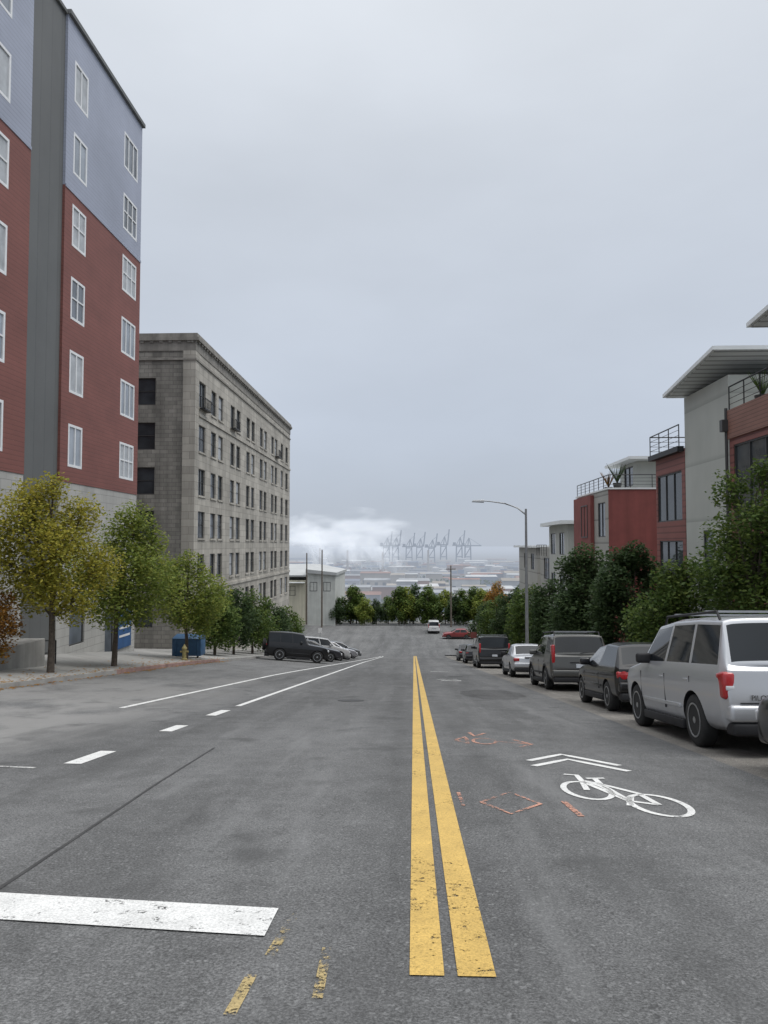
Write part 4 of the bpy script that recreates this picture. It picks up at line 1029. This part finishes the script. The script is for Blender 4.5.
def crane(x,d,h,up):
    root=empty('gantry_crane',(x,d,FZ),label='blue-grey ship-to-shore gantry crane at the port',category='crane',group='cranes at the port')
    mt=crane_m
    m=MB(); r_=1.7; w=11
    for sx in (-1,1):
        for sy in (-1,1): m.tube([(sx*w,sy*9,0),(sx*w*.85,sy*9,h*.62)],r_,5)
        m.tube([(sx*w,-9,h*.25),(sx*w*.93,9,h*.25)],r_*.8,5); m.tube([(sx*w*.85,-9,h*.6),(sx*w*.85,9,h*.6)],r_,5)
    for sy in (-1,1): m.tube([(-w,sy*9,h*.2),(w,sy*9,h*.2)],r_,5); m.tube([(-w*.9,sy*9,h*.55),(w*.9,sy*9,h*.55)],r_,5); m.tube([(-w,sy*9,h*.2),(w*.9,sy*9,h*.55)],r_*.7,5)
    m.tube([(0,0,h*.6),(4,0,h*.88)],r_,5); m.tube([(w,0,h*.6),(4,0,h*.88)],r_,5); m.tube([(-w,0,h*.6),(4,0,h*.88)],r_*.7,5)
    ob('gantry',m.mesh('gantry',[mt]),root)
    m=MB(); m.box((-24,-3,h*.58),(14,3,h*.62)); m.box((-22,-4,h*.62),(-12,4,h*.7)); ob('girder',m.mesh('girder',[mt]),root)
    m=MB(); 
    if up: m.tube([(14,0,h*.6),(20,0,h*1.12)],r_*1.3,5); m.tube([(4,0,h*.88),(19,0,h*1.0)],.6,4)
    else: m.tube([(14,0,h*.6),(48,0,h*.6)],r_*1.2,5); m.tube([(4,0,h*.88),(44,0,h*.62)],.6,4)
    ob('boom',m.mesh('boom',[mt]),root)
for i,(tx,u) in enumerate([(-.024,1),(-.006,1),(.008,1),(.024,1),(.040,1),(.062,1),(.074,0),(-.036,1)]):
    crane(tx*2600,2600+RW.uniform(-40,40),98+RW.uniform(-12,6),u)
def steam(x,d,z,rx,rz_,lab,seed,dens=.035,tilt=0,nsc=2.0,thr=.30):
    m=bpy.data.materials.new('steam'); m.use_nodes=True; t=m.node_tree; t.nodes.remove(t.nodes['Principled BSDF'])
    v=N(t,'ShaderNodeVolumePrincipled'); v.inputs['Color'].default_value=(.96,.97,.98,1); v.inputs['Anisotropy'].default_value=.0
    v.inputs['Emission Color'].default_value=(.72,.77,.84,1)
    tc=N(t,'ShaderNodeTexCoord'); 
    mp=N(t,'ShaderNodeMapping'); mp.inputs['Location'].default_value=(seed*3.1,seed*1.7,seed); t.links.new(tc.outputs['Object'],mp.inputs[0])
    n=noise(t,mp.outputs[0],nsc,4,.58)
    ln=N(t,'ShaderNodeVectorMath',operation='LENGTH'); t.links.new(tc.outputs['Object'],ln.inputs[0])
    f=math_(t,'SUBTRACT',1.0,ln.outputs['Value'])
    q=math_(t,'ADD',math_(t,'MULTIPLY',f,1.3),math_(t,'MULTIPLY',math_(t,'SUBTRACT',n,.5),3.4))
    q=math_(t,'SUBTRACT',q,thr); q=math_(t,'MAXIMUM',math_(t,'MINIMUM',q,.45),0.0)
    dd=math_(t,'MULTIPLY',q,dens*2.2); t.links.new(dd,v.inputs['Density'])
    t.links.new(math_(t,'MULTIPLY',dd,.55),v.inputs['Emission Strength'])  # steam glows slightly, standing in for light scattered inside the plume
    t.links.new(v.outputs[0],t.nodes['Material Output'].inputs['Volume'])
    mb=MB(); pr=[]
    for k in range(17):
        a=-math.pi/2+math.pi*k/16; pr.append((max(.001,math.cos(a)),math.sin(a)))
    mb.lathe(pr,24,0,'z')
    o=ob('steam_plume',mb.mesh('steam_plume',[m]),None,(x,d,z),label=lab,category='steam',group='steam plumes'); o.scale=(rx,rx*.6,rz_); o.rotation_euler=(0,tilt,0)
L_='white billowing steam plume rising over the industrial flats'
steam(-.128*1500,1500,FZ+52,34,62,L_,1,.02,rad(-22))
steam(-.150*1550,1550,FZ+84,65,42,L_,5,.012)
steam(-.085*1600,1600,FZ+50,34,54,L_,2,.018,rad(-25))
steam(-.052*1650,1650,FZ+42,34,44,L_,3,.018,rad(-40))
steam(-.028*1700,1700,FZ+32,28,34,L_,7,.014,rad(-40))
steam(-.09*1700,1700,FZ+90,190,60,L_,4,.005)

# ---------------------------------------------------------------- world and light
w=bpy.data.worlds.new('World'); scene.world=w; w.use_nodes=True; t=w.node_tree
for n in list(t.nodes): t.nodes.remove(n)
out=N(t,'ShaderNodeOutputWorld')
sky=N(t,'ShaderNodeTexSky'); sky.sky_type='NISHITA'; sky.sun_disc=False; sky.sun_elevation=rad(60); sky.sun_rotation=rad(100)
bg1=N(t,'ShaderNodeBackground'); t.links.new(sky.outputs[0],bg1.inputs[0]); bg1.inputs[1].default_value=.08
tc=N(t,'ShaderNodeTexCoord'); s=N(t,'ShaderNodeSeparateXYZ'); t.links.new(tc.outputs['Generated'],s.inputs[0])
r=ramp(t,s.outputs[2],[(0.0,(.52,.575,.665)),(.045,(.515,.57,.663)),(.16,(.565,.625,.725)),(.45,(.67,.72,.795)),(.68,(.84,.88,.93)),(1.0,(1.0,1.0,1.0))])
mp=N(t,'ShaderNodeMapping'); mp.inputs['Scale'].default_value=(1,1,2.6); t.links.new(tc.outputs['Generated'],mp.inputs[0])
n=noise(t,mp.outputs[0],1.9,5,.5); rn=ramp(t,n,[(.3,.91),(.7,1.05)])
c=mixc(t,r.outputs[0],rn.outputs[0],1.0,'MULTIPLY')
mr=N(t,'ShaderNodeMapRange'); mr.inputs[1].default_value=.62; mr.inputs[2].default_value=1.0; mr.inputs[3].default_value=1.0; mr.inputs[4].default_value=2.6
t.links.new(s.outputs[2],mr.inputs[0])
bg2=N(t,'ShaderNodeBackground'); t.links.new(c,bg2.inputs[0]); t.links.new(mr.outputs[0],bg2.inputs[1])
mx=N(t,'ShaderNodeMixShader'); mx.inputs[0].default_value=.92
t.links.new(bg1.outputs[0],mx.inputs[1]); t.links.new(bg2.outputs[0],mx.inputs[2]); t.links.new(mx.outputs[0],out.inputs[0])
sl=bpy.data.lights.new('sun','SUN'); sl.energy=1.3; sl.angle=rad(30); sl.color=(1,.97,.93)
so=bpy.data.objects.new('sun',sl); COL.objects.link(so)
el=rad(60); az=rad(100)
d=Vector((math.sin(az)*math.cos(el),math.cos(az)*math.cos(el),math.sin(el)))
so.rotation_euler=d.to_track_quat('Z','Y').to_euler()
cam=bpy.data.cameras.new('camera'); co=bpy.data.objects.new('camera',cam); COL.objects.link(co)
co.location=(0,0,CZ); co.rotation_euler=(rad(90+2.55),0,rad(2.28))
cam.sensor_fit='VERTICAL'; cam.sensor_height=36; cam.lens=26; cam.clip_start=.1; cam.clip_end=60000
scene.camera=co
